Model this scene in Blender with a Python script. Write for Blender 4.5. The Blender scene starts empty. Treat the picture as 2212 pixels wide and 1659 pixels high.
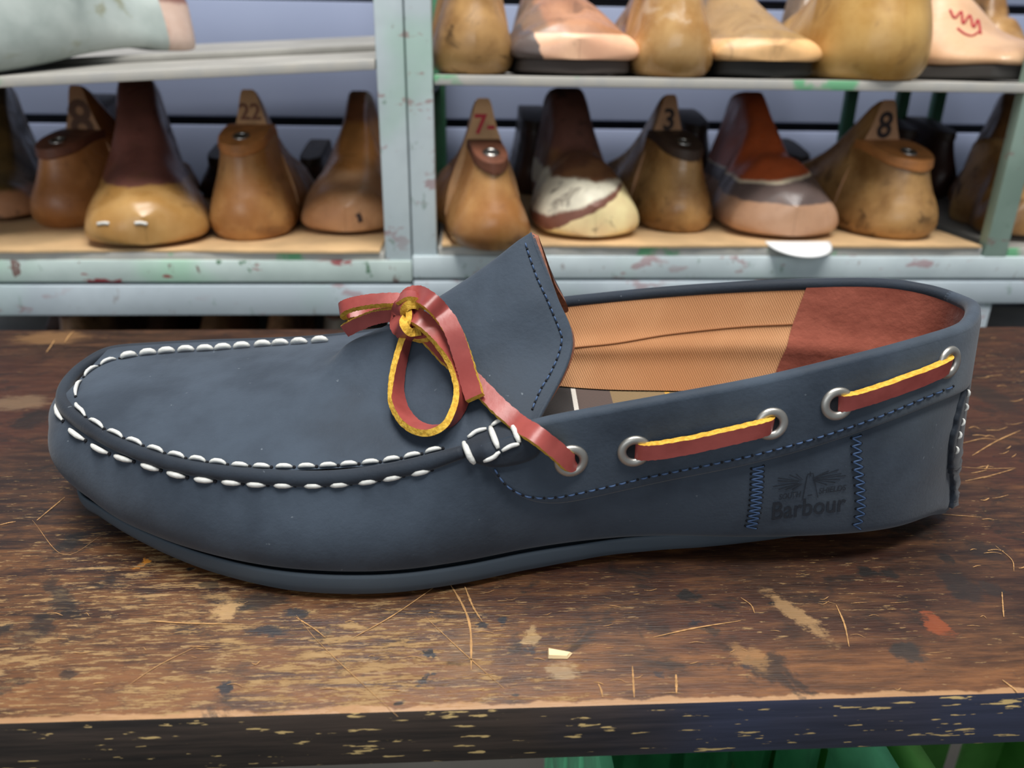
import bpy, bmesh, math, random
import numpy as np
from mathutils import Vector, Matrix
from mathutils.bvhtree import BVHTree

SC = bpy.context.scene
COL = SC.collection
rad = math.radians

# ------------------------------------------------------------------ camera
CAM_H, PITCH, ROLL, FPX, CX, CY = .137, rad(22.5), .0154, 1680., 1106., 829.5
_fw = np.array([0, math.cos(PITCH), -math.sin(PITCH)])
_r0 = np.array([1., 0, 0]); _u0 = np.array([0, math.sin(PITCH), math.cos(PITCH)])
CR = _r0 * math.cos(ROLL) + _u0 * math.sin(ROLL)
CU = _u0 * math.cos(ROLL) - _r0 * math.sin(ROLL)
CO = np.array([0, 0, CAM_H])
cam = bpy.data.cameras.new('camera')
cam.sensor_width = 36.; cam.lens = 36. * FPX / 2212.
cam.clip_start = .01; cam.clip_end = 50
cam.dof.use_dof = True; cam.dof.focus_distance = .225; cam.dof.aperture_fstop = 14.5
cam_o = bpy.data.objects.new('camera', cam); COL.objects.link(cam_o)
m = Matrix.Identity(4)
for i in range(3):
    m[i][0], m[i][1], m[i][2], m[i][3] = CR[i], CU[i], -_fw[i], CO[i]
cam_o.matrix_world = m
SC.camera = cam_o

# ------------------------------------------------------------------ light
SC.view_settings.view_transform = 'Standard'
SC.view_settings.look = 'None'
SC.view_settings.gamma = 1.0
SC.view_settings.use_curve_mapping = False
SC.view_settings.exposure = 0.0
world = bpy.data.worlds.new('room_light'); SC.world = world
world.use_nodes = True
bgn = world.node_tree.nodes['Background']
bgn.inputs[0].default_value = (.86, .93, 1.0, 1); bgn.inputs[1].default_value = .25


def area(name, loc, target, sx, sy, power, col):
    l = bpy.data.lights.new(name, 'AREA'); l.shape = 'RECTANGLE'; l.size = sx; l.size_y = sy
    l.energy = power; l.color = col
    o = bpy.data.objects.new(name, l); COL.objects.link(o); o.location = loc
    d = Vector(target) - Vector(loc); o.rotation_euler = d.to_track_quat('-Z', 'Y').to_euler()
    return o


area('ceiling_lamp_light', (-.2, .30, 2.1), (-.1, .3, 0), 1.2, .35, 42, (1, .97, .93))
area('ceiling_lamp_light', (.45, -.42, 2.2), (.1, .5, 0), 1.4, .4, 44, (1, .97, .93))
area('front_fill_light', (-.6, -2.4, .9), (0, .5, 0), 2.2, 1.4, 20, (.93, .97, 1))  # added low frontal fill that brightens the crates and last fronts

# ------------------------------------------------------------------ projection helpers (measuring the photograph)


def ray(u, v): return _fw + (u - CX) / FPX * CR - (v - CY) / FPX * CU
def atY(u, v, Y): d = ray(u, v); return CO + d * (Y / d[1])
def atZ(u, v, z): d = ray(u, v); return CO + d * ((z - CAM_H) / d[2])


def topx(p):
    q = np.asarray(p) - CO; k = q @ _fw
    return np.array([CX + FPX * (q @ CR) / k, CY - FPX * (q @ CU) / k])


PH = rad(3.4); _c, _s = math.cos(PH), math.sin(PH); RY = .60    # bench and racks stand 3.4 degrees off the camera


def wor(x, y, z=0.): return np.array([_c * x - _s * y, _s * x + _c * y + RY, z])
def loc(p): x, y, z = p; y = y - RY; return np.array([_c * x + _s * y, -_s * x + _c * y, z])


def atL(u, v, yl):
    d = ray(u, v); n = np.array([-_s, _c, 0]); o = CO - np.array([0, RY, 0])
    return loc(CO + d * ((yl - o @ n) / (d @ n)))


# ------------------------------------------------------------------ object helpers
def lin(c): return tuple(((x / 255.) / 12.92 if x / 255. <= .04045 else ((x / 255. + .055) / 1.055) ** 2.4) for x in c) + (1.,)


def empty(name, label, cat, loc=(0, 0, 0), rotz=0., group=None):
    o = bpy.data.objects.new(name, None); COL.objects.link(o)
    o.empty_display_size = .02
    o.location = [float(x) for x in loc]; o.rotation_euler = (0, 0, float(rotz))
    tag(o, label, cat, group); return o


def tag(o, label, cat, group=None):
    o['label'] = label; o['category'] = cat
    if group: o['group'] = group


def mesh(name, verts, faces, mats, parent=None, midx=None, smooth=True, rel=None):
    me = bpy.data.meshes.new(name)
    V = np.asarray(verts, float)
    if rel is not None: V = V - np.asarray(rel, float)
    me.from_pydata([tuple(map(float, p)) for p in V], [], [tuple(int(i) for i in f) for f in faces])
    if not isinstance(mats, (list, tuple)): mats = [mats]
    for mm in mats: me.materials.append(mm)
    if midx is not None: me.polygons.foreach_set('material_index', [int(i) for i in midx])
    me.polygons.foreach_set('use_smooth', [bool(smooth)] * len(me.polygons))
    bm = bmesh.new(); bm.from_mesh(me)
    bmesh.ops.recalc_face_normals(bm, faces=bm.faces)
    bm.to_mesh(me); bm.free()
    me.update()
    o = bpy.data.objects.new(name, me); COL.objects.link(o)
    if parent is not None: o.parent = parent
    return o


class MB:
    """collects simple shapes into ONE mesh"""
    def __init__(s): s.v = []; s.f = []; s.m = []
    def add(s, v, f, mi=0):
        n = len(s.v); s.v += [tuple(map(float, p)) for p in v]
        s.f += [tuple(int(i) + n for i in q) for q in f]; s.m += [mi] * len(f)
    def box(s, x0, x1, y0, y1, z0, z1, b=.0, mi=0):
        bm = bmesh.new(); bmesh.ops.create_cube(bm, size=1)
        for q in bm.verts:
            q.co = Vector(((x0 + x1) / 2 + q.co.x * (x1 - x0), (y0 + y1) / 2 + q.co.y * (y1 - y0), (z0 + z1) / 2 + q.co.z * (z1 - z0)))
        if b > 0: bmesh.ops.bevel(bm, geom=list(bm.edges), offset=b, segments=2, affect='EDGES', profile=.5)
        bm.verts.index_update()
        s.add([q.co for q in bm.verts], [[q.index for q in f.verts] for f in bm.faces], mi); bm.free()
    def tube(s, pts, r, n=8, closed=False, mi=0, flat=None):
        pts = np.asarray(pts, float); N = len(pts)
        rr = np.full(N, r) if np.isscalar(r) else np.asarray(r)
        if closed: T = np.roll(pts, -1, 0) - np.roll(pts, 1, 0)
        else: T = np.gradient(pts, axis=0)
        T /= np.linalg.norm(T, axis=1)[:, None] + 1e-12
        up = np.array([0, 0, 1.]) if abs(T[0][2]) < .9 else np.array([1., 0, 0])
        A = np.cross(T[0], up); A /= np.linalg.norm(A)
        V = []
        for i in range(N):
            A = A - T[i] * (A @ T[i]); A /= np.linalg.norm(A) + 1e-12
            B = np.cross(T[i], A)
            for k in range(n):
                a = 2 * math.pi * k / n
                V.append(pts[i] + rr[i] * (math.cos(a) * A + math.sin(a) * B))
        F = []
        for i in range(N if closed else N - 1):
            j = (i + 1) % N
            for k in range(n): F.append((i * n + k, i * n + (k + 1) % n, j * n + (k + 1) % n, j * n + k))
        if not closed: F.append(tuple(range(n))[::-1]); F.append(tuple((N - 1) * n + k for k in range(n)))
        s.add(V, F, mi)
    def build(s, name, mats, parent=None, smooth=True, rel=None):
        return mesh(name, s.v, s.f, mats, parent, s.m, smooth, rel)


def flat_shade(o, angle=35):
    me = o.data; me.polygons.foreach_set('use_smooth', [True] * len(me.polygons))
    me.set_sharp_from_angle(angle=rad(angle)); return o


def cr(ctrl, n, closed=False, tt=None):
    """Catmull-Rom (centripetal-ish uniform) through control points, evaluated at n values (or at tt)"""
    P = np.asarray(ctrl, float); N = len(P)
    if tt is None: tt = np.linspace(0, N if closed else N - 1, n, endpoint=not closed)
    out = []
    for t in np.atleast_1d(tt):
        if closed:
            i = int(math.floor(t)) % N; f = t - math.floor(t); idx = [(i - 1) % N, i, (i + 1) % N, (i + 2) % N]
            p0, p1, p2, p3 = P[idx]
        else:
            i = min(max(int(math.floor(t)), 0), N - 2); f = t - i
            p1, p2 = P[i], P[i + 1]
            p0 = P[i - 1] if i > 0 else 2 * p1 - p2
            p3 = P[i + 2] if i + 2 < N else 2 * p2 - p1
        out.append(.5 * (2 * p1 + (p2 - p0) * f + (2 * p0 - 5 * p1 + 4 * p2 - p3) * f * f + (3 * p1 - p0 - 3 * p2 + p3) * f ** 3))
    return np.array(out)


def resample(pts, step=None, n=None):
    pts = np.asarray(pts, float); d = np.r_[0, np.cumsum(np.linalg.norm(np.diff(pts, axis=0), axis=1))]
    if n is None: n = max(2, int(round(d[-1] / step)) + 1)
    s = np.linspace(0, d[-1], n)
    return np.stack([np.interp(s, d, pts[:, k]) for k in range(pts.shape[1])], 1)


def smoothstep(a, b, x): t = np.clip((np.asarray(x, float) - a) / (b - a), 0, 1); return t * t * (3 - 2 * t)


def grid_faces(nr, nc, closed_c=False, closed_r=False):
    F = []
    for i in range(nr if closed_r else nr - 1):
        for j in range(nc if closed_c else nc - 1):
            a = i * nc + j; b = i * nc + (j + 1) % nc; i2 = (i + 1) % nr
            F.append((a, b, i2 * nc + (j + 1) % nc, i2 * nc + j))
    return F


# ------------------------------------------------------------------ material helpers
class NT:
    def __init__(s, name):
        s.mat = bpy.data.materials.new(name); s.mat.use_nodes = True
        s.t = s.mat.node_tree; s.n = s.t.nodes; s.p = s.n['Principled BSDF']; s._tc = None
    def link(s, a, b): s.t.links.new(a, b)
    def new(s, k): return s.n.new(k)
    @property
    def tc(s):
        if s._tc is None: s._tc = s.new('ShaderNodeTexCoord').outputs['Object']
        return s._tc
    def mapping(s, scale=(1, 1, 1), locv=(0, 0, 0), rot=(0, 0, 0), src=None):
        k = s.new('ShaderNodeMapping'); k.inputs['Scale'].default_value = scale; k.inputs['Location'].default_value = locv
        k.inputs['Rotation'].default_value = rot; s.link(src or s.tc, k.inputs[0]); return k.outputs[0]
    def noise(s, scale, detail=4, rough=.55, vec=None, dist=0.):
        k = s.new('ShaderNodeTexNoise'); k.inputs['Scale'].default_value = scale; k.inputs['Detail'].default_value = detail
        k.inputs['Roughness'].default_value = rough; k.inputs['Distortion'].default_value = dist
        s.link(vec or s.tc, k.inputs['Vector']); return k.outputs['Fac']
    def mr(s, x, a, b, c=0., d=1., smooth=True):
        k = s.new('ShaderNodeMapRange'); k.interpolation_type = 'SMOOTHSTEP' if smooth else 'LINEAR'
        s.link(x, k.inputs[0])
        for i, q in zip((1, 2, 3, 4), (a, b, c, d)): k.inputs[i].default_value = q
        return k.outputs[0]
    def math(s, op, a, b=None, c=None):
        k = s.new('ShaderNodeMath'); k.operation = op
        for i, q in enumerate((a, b, c)):
            if q is None: continue
            if isinstance(q, (int, float)): k.inputs[i].default_value = q
            else: s.link(q, k.inputs[i])
        return k.outputs[0]
    def mix(s, fac, a, b):
        k = s.new('ShaderNodeMix'); k.data_type = 'RGBA'
        for i, q in ((0, fac), (6, a), (7, b)):
            if isinstance(q, (int, float)): k.inputs[i].default_value = q
            elif isinstance(q, tuple): k.inputs[i].default_value = q
            else: s.link(q, k.inputs[i])
        return k.outputs[2]
    def sep(s, src=None):
        k = s.new('ShaderNodeSeparateXYZ'); s.link(src or s.tc, k.inputs[0]); return k.outputs
    def out(s, color=None, rough=None, metal=None, bump=None, bstr=.3, bdist=.001, spec=None, sheen=None):
        def st(nm, q):
            if q is None: return
            if isinstance(q, (int, float)): s.p.inputs[nm].default_value = q
            elif isinstance(q, tuple): s.p.inputs[nm].default_value = q
            else: s.link(q, s.p.inputs[nm])
        st('Base Color', color); st('Roughness', rough); st('Metallic', metal); st('Specular IOR Level', spec)
        if sheen is not None:
            s.p.inputs['Sheen Weight'].default_value = sheen; s.p.inputs['Sheen Roughness'].default_value = .5
        if bump is not None:
            k = s.new('ShaderNodeBump'); k.inputs['Strength'].default_value = bstr; k.inputs['Distance'].default_value = bdist
            s.link(bump, k.inputs['Height']); s.link(k.outputs[0], s.p.inputs['Normal'])
        return s.mat


def plain(name, c, rough=.6, metal=0., spec=.4, var=.0, scale=60):
    t = NT(name)
    if var:
        n = t.noise(scale, 4)
        a = tuple(max(0, x * (1 - var)) for x in c); b = tuple(min(255, x * (1 + var)) for x in c)
        return t.out(t.mix(t.mr(n, .3, .7), lin(a), lin(b)), rough, metal, spec=spec)
    return t.out(lin(c), rough, metal, spec=spec)


def text_tris(s, bold=.0):
    cu = bpy.data.curves.new('lettering', 'FONT'); cu.body = s; cu.offset = bold; cu.resolution_u = 3
    o = bpy.data.objects.new('lettering', cu); COL.objects.link(o)
    dg = bpy.context.evaluated_depsgraph_get(); me = o.evaluated_get(dg).to_mesh()
    V = np.array([v.co[:] for v in me.vertices]); F = [tuple(p.vertices) for p in me.polygons]
    o.evaluated_get(dg).to_mesh_clear(); bpy.data.objects.remove(o); bpy.data.curves.remove(cu)
    return V, F




def bvh(V, F): return BVHTree.FromPolygons([Vector(map(float, p)) for p in V], [tuple(f) for f in F])




def hit(bv, u, v, lift=0.):
    d = ray(u, v); r = bv.ray_cast(Vector(CO), Vector(d).normalized())
    if r[0] is None: return None
    n = np.array(r[1])
    if n @ d > 0: n = -n
    return np.array(r[0]) + n * lift, n


# ================================================================== SETTING
FLOOR_Z = -.50
t = NT('floor_concrete'); n = t.noise(6, 6)
mb = MB(); mb.box(-1.6, 1.6, -.9, .5, FLOOR_Z - .05, FLOOR_Z)
V = [wor(*p[:2], p[2]) for p in mb.v]
o = mesh('floor', V, mb.f, t.out(t.mix(n, lin((70, 68, 64)), lin((100, 97, 92))), .8), smooth=False); o['kind'] = 'structure'
# slatted panel wall behind the racks
WY = .40
t = NT('slat_wall_paint'); n = t.noise(5, 4)
M_wall = t.out(t.mix(n, lin((132, 142, 170)), lin((150, 160, 186))), .5, spec=.3)
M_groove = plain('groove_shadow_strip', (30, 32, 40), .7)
mb = MB(); zg = [-.32, -.19, -.06, .0665, .203, .34, .47, .60]; z0 = FLOOR_Z
for z1 in zg + [.75]:
    mb.box(-1.6, 1.6, WY, WY + .02, z0, z1 - .005, .002); z0 = z1 + .005
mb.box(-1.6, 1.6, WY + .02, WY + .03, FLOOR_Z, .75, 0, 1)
o = mesh('wall_back', [wor(*p) for p in mb.v], mb.f, [M_wall, M_groove], None, mb.m); flat_shade(o); o['kind'] = 'structure'
# ================================================================== BENCH
bench = empty('wooden_bench', 'worn dark varnished wooden workbench plank, scratched and stained, under the shoe', 'bench', (0, 0, 0), PH)
def bl(u, v, z=0.):                                   # pixel on the bench top -> the bench's own coordinates
    p = atZ(u, v, z); return np.array([_c * p[0] + _s * p[1], -_s * p[0] + _c * p[1], z])
y_f = np.mean([bl(0, 1565)[1], bl(1106, 1530)[1], bl(2212, 1495)[1]]); y_b = np.mean([bl(0, 713)[1], bl(1106, 708)[1], bl(2212, 705)[1]])
TH = .0165
t = NT('worn_varnished_wood')
sx, sy, sz = t.sep()
g1 = t.noise(1, 6, .68, vec=t.mapping((34, 210, 60)))
g2 = t.noise(1, 4, .65, vec=t.mapping((150, 1900, 300)))
g3 = t.noise(1, 5, .7, vec=t.mapping((75, 120, 60), locv=(3, 9, 0)), dist=.3)
lowf = t.noise(13, 5, .6, dist=.4); low2 = t.noise(7, 4, .6, vec=t.mapping(locv=(4, 2, 0)))
dark, mid, red, amber = lin((38, 23, 17)), lin((72, 45, 26)), lin((74, 38, 24)), lin((102, 65, 32))
# the plank is more faded towards the front left, more heavily varnished at the right and back
fl = t.mr(sy, y_f + .13, y_f + .004, 0, 1.1); lf = t.mr(sx, .13, -.05, .12, 1)
wear = t.math('MULTIPLY', fl, lf)
c = t.mix(t.mr(g1, .36, .64), dark, mid)
c = t.mix(t.math('MULTIPLY', t.mr(low2, .45, .62), .65), c, red)
c = t.mix(t.math('MULTIPLY', t.mr(t.math('ADD', g1, t.math('MULTIPLY', wear, .22)), .56, .76), .75), c, amber)
c = t.mix(t.math('MULTIPLY', t.mr(g3, .52, .66), .7), c, lin((34, 22, 17)))
c = t.mix(t.math('MULTIPLY', t.mr(g2, .48, .66), .6), c, lin((26, 16, 11)))
# golden worn band near the front, raw edge
band = t.mr(t.math('ADD', sy, t.math('MULTIPLY', t.math('SUBTRACT', lowf, .5), .05)), y_f + .030, y_f + .004, 0, .7)
c = t.mix(t.math('MULTIPLY', band, t.mr(g1, .35, .65, .25, 1)), c, t.mix(g2, lin((140, 92, 50)), lin((104, 64, 34))))
# bare wood worn through the varnish, in streaks along the grain
ws = t.noise(1, 7, .78, vec=t.mapping((60, 420, 100)), dist=.25)
fk = t.noise(1, 5, .7, vec=t.mapping((170, 1000, 300), locv=(2, 7, 0)))
bias = t.math('ADD', t.math('MULTIPLY', wear, .13), t.math('MULTIPLY', t.math('SUBTRACT', lowf, .5), .40))
thr = t.math('SUBTRACT', ws, t.math('SUBTRACT', .66, bias))
thr2 = t.math('SUBTRACT', fk, t.math('SUBTRACT', .638, t.math('MULTIPLY', bias, .7)))
bare = t.mix(g2, lin((112, 82, 46)), t.mix(g3, lin((196, 166, 118)), lin((152, 119, 72))))
c = t.mix(t.math('MULTIPLY', t.mr(thr, 0, .05), .85), c, bare)
c = t.mix(t.math('MULTIPLY', t.mr(thr2, 0, .04), .75), c, bare)
edge = t.mr(t.math('ADD', sy, t.math('MULTIPLY', t.math('SUBTRACT', t.noise(1, 4, .6, vec=t.mapping((90, 60, 60))), .5), .005)), y_f + .0019, y_f + .0012)
c = t.mix(edge, c, t.mix(g1, lin((124, 88, 54)), lin((184, 144, 104))))
# stains
st = t.noise(1, 7, .68, vec=t.mapping((30, 44, 30), locv=(7.3, 1.1, 0)), dist=.5)
c = t.mix(t.math('MULTIPLY', t.mr(st, .56, .64), .78), c, lin((26, 20, 17)))
st2 = t.noise(1, 2, .5, vec=t.mapping((120, 190, 120), locv=(1.3, 5.1, 0)))
c = t.mix(t.math('MULTIPLY', t.mr(st2, .72, .76), .9), c, lin((18, 17, 18)))
fr = t.noise(1, 4, .6, vec=t.mapping((150, 260, 100)))
wob = t.new('ShaderNodeVectorMath'); wob.operation = 'MULTIPLY_ADD'
nz = t.new('ShaderNodeTexNoise'); nz.inputs['Scale'].default_value = 170; nz.inputs['Detail'].default_value = 8; nz.inputs['Roughness'].default_value = .72; t.link(t.tc, nz.inputs['Vector'])
t.link(nz.outputs['Color'], wob.inputs[0]); wob.inputs[1].default_value = (.014, .008, 0); t.link(t.tc, wob.inputs[2])
def spot(u, v, ru, rv, col, k=1., rot=0.):
    global c
    p = bl(u, v); px_ = np.linalg.norm(bl(u + 1, v) - p); py_ = np.linalg.norm(bl(u, v + 1) - p)
    s = t.new('ShaderNodeVectorMath'); s.operation = 'SUBTRACT'; t.link(wob.outputs[0], s.inputs[0]); s.inputs[1].default_value = (p[0] + .007, p[1] + .004, 0)
    src = s.outputs[0]
    if rot: src = t.mapping(rot=(0, 0, rad(rot)), src=src)
    l = t.new('ShaderNodeVectorMath'); l.operation = 'LENGTH'
    t.link(t.mapping((1 / (ru * px_), 1 / (rv * py_), 0), src=src), l.inputs[0])
    ld = t.math('ADD', l.outputs['Value'], t.math('MULTIPLY', t.math('SUBTRACT', ws, .5), 2.6 if col[0] > 90 else .9))
    c = t.mix(t.math('MULTIPLY', t.mr(ld, 1.15, .6), k), c, lin(col))
BK, NV_ = (20, 18, 17), (22, 26, 34)
for q in ((150, 1172, 34, 24, BK, .85), (130, 1290, 22, 60, BK, .7, -38), (95, 1345, 20, 30, BK, .7, -38), (10, 1360, 24, 16, BK, .8), (60, 1372, 40, 22, BK, .5),
          (560, 1300, 60, 22, BK, .75), (575, 1362, 50, 10, NV_, .9, 8), (640, 1325, 26, 12, NV_, .9, 25), (455, 1262, 22, 10, BK, .7), (150, 1457, 24, 11, BK, .7),
          (482, 1488, 18, 16, NV_, .95), (932, 1415, 11, 14, NV_, .95), (925, 1468, 10, 11, NV_, .9), (1042, 1349, 12, 10, NV_, .9), (1092, 1341, 11, 13, NV_, .95), (1150, 1402, 8, 8, NV_, .8),
          (1486, 1286, 24, 13, BK, .95), (1500, 1344, 13, 8, NV_, .8), (1540, 1362, 26, 9, BK, .7), (1430, 1363, 20, 10, BK, .6), (1612, 1442, 16, 11, NV_, .8), (1430, 1460, 14, 8, NV_, .7),
          (1875, 1236, 22, 12, BK, .9), (1920, 1240, 26, 12, BK, .9, -12), (1965, 1412, 40, 22, (36, 34, 32), .85), (2075, 1265, 36, 34, (34, 27, 25), .8), (2140, 1272, 28, 16, (38, 30, 27), .8),
          (2040, 1208, 18, 12, BK, .8), (2140, 1190, 50, 18, (36, 28, 25), .7), (2145, 860, 40, 30, (40, 29, 22), .7), (70, 905, 40, 22, BK, .75), (1015, 1415, 60, 60, (128, 96, 60), .25),
          (490, 1318, 30, 24, (176, 142, 96), .7), (1725, 1330, 22, 60, (164, 130, 88), .55, -24), (1620, 1420, 34, 34, (150, 112, 68), .5, -30), (2020, 1345, 22, 26, (128, 62, 30), .8),
          (1215, 1450, 34, 22, (160, 138, 104), .5), (1150, 1370, 18, 26, (170, 142, 98), .5), (40, 870, 70, 16, (122, 100, 76), .6), (110, 730, 80, 14, (140, 104, 66), .6), (305, 1215, 11, 10, (190, 122, 40), .9)): spot(*q)
rough = t.mr(t.math('ADD', g1, t.mr(thr, 0, .04, 0, .5)), .2, 1.1, .36, .7)
M_top = t.out(c, rough, bump=t.math('ADD', g2, t.math('MULTIPLY', t.mr(thr, 0, .04), -.6)), bstr=.35, bdist=.0006, spec=.45)
# dark painted front edge with long chips
t = NT('dark_painted_edge')
sx, sy, sz = t.sep()
g = t.noise(1, 5, .6, vec=t.mapping((25, 100, 420)))
c = t.mix(t.mr(g, .3, .7), lin((28, 23, 20)), lin((60, 49, 42)))
bl_ = t.math('MULTIPLY', t.mr(t.math('ADD', sx, t.math('MULTIPLY', t.noise(20, 3), .06)), .045, .10), t.mr(t.noise(24, 3), .2, .6, .6, 1))
c = t.mix(t.math('MULTIPLY', bl_, .85), c, t.mix(g, lin((30, 33, 48)), lin((52, 62, 90))))
ch = t.noise(1, 3, .55, vec=t.mapping((120, 100, 900)))
m2 = t.noise(30, 2)
c = t.mix(t.mr(t.math('ADD', ch, t.math('MULTIPLY', m2, .14)), .71, .74), c, lin((196, 168, 112)))
M_edge = t.out(c, .55, bump=g, bstr=.3, bdist=.0006, spec=.4)
mb = MB(); mb.box(-.62, .62, y_f, y_b, -TH, 0, .0012)
F2 = []
for f in mb.f:
    n = np.cross(np.subtract(mb.v[f[1]], mb.v[f[0]]), np.subtract(mb.v[f[2]], mb.v[f[0]])); n /= np.linalg.norm(n) + 1e-12
    F2.append(0 if abs(n[2]) > .55 else 1)
o = mesh('plank', mb.v, mb.f, [M_top, M_edge], bench, F2); flat_shade(o)
M_leg = plain('bench_leg_wood', (88, 62, 42), .6, var=.15)
for lx, ly in ((-.55, y_f + .04), (.55, y_f + .04), (-.55, y_b - .04), (.55, y_b - .04)):
    mb = MB(); mb.box(lx - .022, lx + .022, ly - .022, ly + .022, FLOOR_Z, -TH, .002); flat_shade(mb.build('leg', M_leg, bench))
# knife scratches in the varnish
M_scr = plain('bare_wood_scratch', (170, 130, 84), .8, var=.1, scale=300)
rng = random.Random(9); mb = MB()
def scratch(pts, w=1.6, z=.00022):
    P = resample([bl(*q) for q in cr(pts, 24)], n=26); d = np.gradient(P, axis=0); d /= np.linalg.norm(d, axis=1)[:, None]
    nn_ = np.stack([-d[:, 1], d[:, 0], 0 * d[:, 0]], 1); k = np.sin(np.linspace(.15, math.pi - .1, 26)) ** .5
    ww_ = w * .00011 * k * np.array([rng.uniform(.55, 1.2) for _ in range(26)])
    A = P + nn_ * ww_[:, None]; Bq = P - nn_ * ww_[:, None]; A[:, 2] = Bq[:, 2] = z
    mb.add(np.stack([A, Bq], 1).reshape(-1, 3), grid_faces(26, 2))
for q, w in (([(968, 1256), (1000, 1310), (1016, 1360), (1018, 1448)], 3.2), ([(1004, 1268), (1022, 1312), (1042, 1344)], 2.8), ([(320, 1342), (400, 1347), (520, 1350)], 2.4),
             ([(765, 1378), (850, 1330), (955, 1258)], 1.8), ([(640, 1335), (680, 1360), (702, 1378)], 1.8), ([(920, 1335), (1000, 1410), (1090, 1490)], 1.0), ([(1410, 1378), (1500, 1358), (1600, 1342)], 2.0),
             ([(1806, 1308), (1824, 1350), (1834, 1398)], 2.2), ([(1600, 1292), (1622, 1308), (1630, 1326)], 1.6), ([(2100, 985), (2150, 955), (2205, 930)], 2.0), ([(2078, 1010), (2130, 1013), (2195, 1012)], 1.5),
             ([(2085, 1040), (2140, 1028), (2190, 1014)], 1.8), ([(2080, 958), (2125, 948), (2160, 952)], 1.8), ([(1366, 1440), (1368, 1475), (1370, 1508)], 2.2), ([(1460, 1458), (1461, 1480), (1461, 1500)], 2.6),
             ([(1292, 1478), (1298, 1490), (1302, 1508)], 2.0), ([(2164, 1280), (2166, 1310), (2168, 1334)], 1.8), ([(2150, 1180), (2185, 1210), (2190, 1235)], 1.2), ([(230, 1150), (140, 1200), (70, 1125)], .6),
             ([(80, 1125), (110, 1100), (140, 1075)], 2.2), ([(0, 1135), (20, 1130), (34, 1128)], 2.6), ([(140, 740), (150, 725), (160, 716)], 3.0), ([(100, 762), (112, 745), (118, 735)], 3.0), ([(2165, 1470), (2185, 1485), (2200, 1498)], 2.4),
             ([(860, 1550), (700, 1400), (640, 1330)], .7), ([(280, 1480), (340, 1440), (420, 1400)], 1.0), ([(1990, 1107), (2040, 1112), (2120, 1118)], 1.4)):
    scratch(q, w)
for k in range(70):
    u, v = rng.uniform(0, 2212), rng.uniform(1260, 1500); L = rng.uniform(10, 46)
    scratch([(u, v), (u + L / 2, v + rng.uniform(-3, 3)), (u + L, v + rng.uniform(-6, 6))], rng.uniform(.5, 1.2))
for k in range(30):
    u, v = rng.uniform(2085, 2212), rng.uniform(730, 1250); L = rng.uniform(10, 40)
    scratch([(u, v), (u + L / 2, v + rng.uniform(-3, 1)), (u + L, v + rng.uniform(-8, 2))], rng.uniform(1, 2.2))
o = mb.build('scratches', M_scr, bench, smooth=False); o['kind'] = 'stuff'
# a wood chip lying on the bench
ch_ = empty('wood_chip', 'small pale wood chip lying on the bench in front of the shoe', 'wood chip', atZ(1206, 1417, 0))
mb = MB(); mb.add([(-.0026, -.0012, .0002), (.0022, -.0012, .0002), (.0036, .0008, .0002), (-.0026, .0014, .0002), (-.0024, -.001, .0012), (.002, -.001, .001), (.003, .0006, .0008), (-.0024, .0012, .0014)], [(0, 1, 2, 3), (4, 5, 6, 7), (0, 1, 5, 4), (1, 2, 6, 5), (2, 3, 7, 6), (3, 0, 4, 7)])
mb.build('chip', plain('pale_wood', (232, 206, 160), .7), ch_, smooth=False)
# ================================================================== RACKS
def paint(name, base=(206, 219, 223), green=.35, chips=.5, seed=0.):
    t = NT(name)
    n1 = t.noise(11, 4, .6, vec=t.mapping(locv=(seed, 0, 0))); n2 = t.noise(60, 5, .65, vec=t.mapping((1, 1, .6), locv=(seed + 3, 0, 0)))
    n3 = t.noise(38, 4, .6, vec=t.mapping((.7, 1, 1.6), locv=(seed + 8, 1, 0))); n4 = t.noise(9, 3, .5, vec=t.mapping(locv=(seed + 5, 2, 0)))
    b2 = tuple(max(0, q - 18) for q in base)
    c = t.mix(t.mr(n1, .35, .65), lin(base), lin(b2))
    c = t.mix(t.math('MULTIPLY', t.mr(n4, .52, .68), green), c, lin((140, 200, 158)))
    gate = t.mr(n4, .38, .5)
    c = t.mix(t.math('MULTIPLY', t.mr(n3, .60, .63), t.math('MULTIPLY', gate, chips)), c, lin((150, 58, 62)))
    c = t.mix(t.math('MULTIPLY', t.mr(n2, .62, .66), chips), c, lin((88, 122, 98)))
    c = t.mix(t.math('MULTIPLY', t.mr(n2, .36, .33), chips), c, lin((126, 104, 98)))
    return t.out(c, .5, bump=n2, bstr=.2, bdist=.001, spec=.35)


M_p1 = paint('pale_grey_paint'); M_p2 = paint('pale_grey_paint_chipped', (198, 214, 210), .6, 1., 2.)
M_p3 = paint('pale_grey_paint_lower', (192, 204, 212), .1, .4, 5.)
M_shelf = plain('shelf_board_grey', (150, 148, 142), .6, var=.08, scale=12)
t = NT('shelf_edge_paint')
n = t.noise(14, 4, .6)
M_sedge = t.out(t.mix(t.mr(n, .56, .62), t.mix(t.noise(60, 3), lin((196, 190, 176)), lin((166, 168, 170))), lin((112, 176, 132))), .55)
M_liner = plain('tan_cardboard', (206, 172, 128), .85, var=.08, scale=18)
M_greenp = plain('green_paint', (62, 112, 84), .5, var=.15, scale=20)
M_shade = plain('rack_interior_shade', (60, 66, 84), .6)  # shade inside the lower racks, put into a dark colour
RACK_O = wor(0, 0)
Z1, Z2 = .0005, .1238                                    # upper faces of the two shelf boards
PT = .020; TILX, TILY = .058, .075               # the left upper board is warped: higher to the right and to the back


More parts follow.
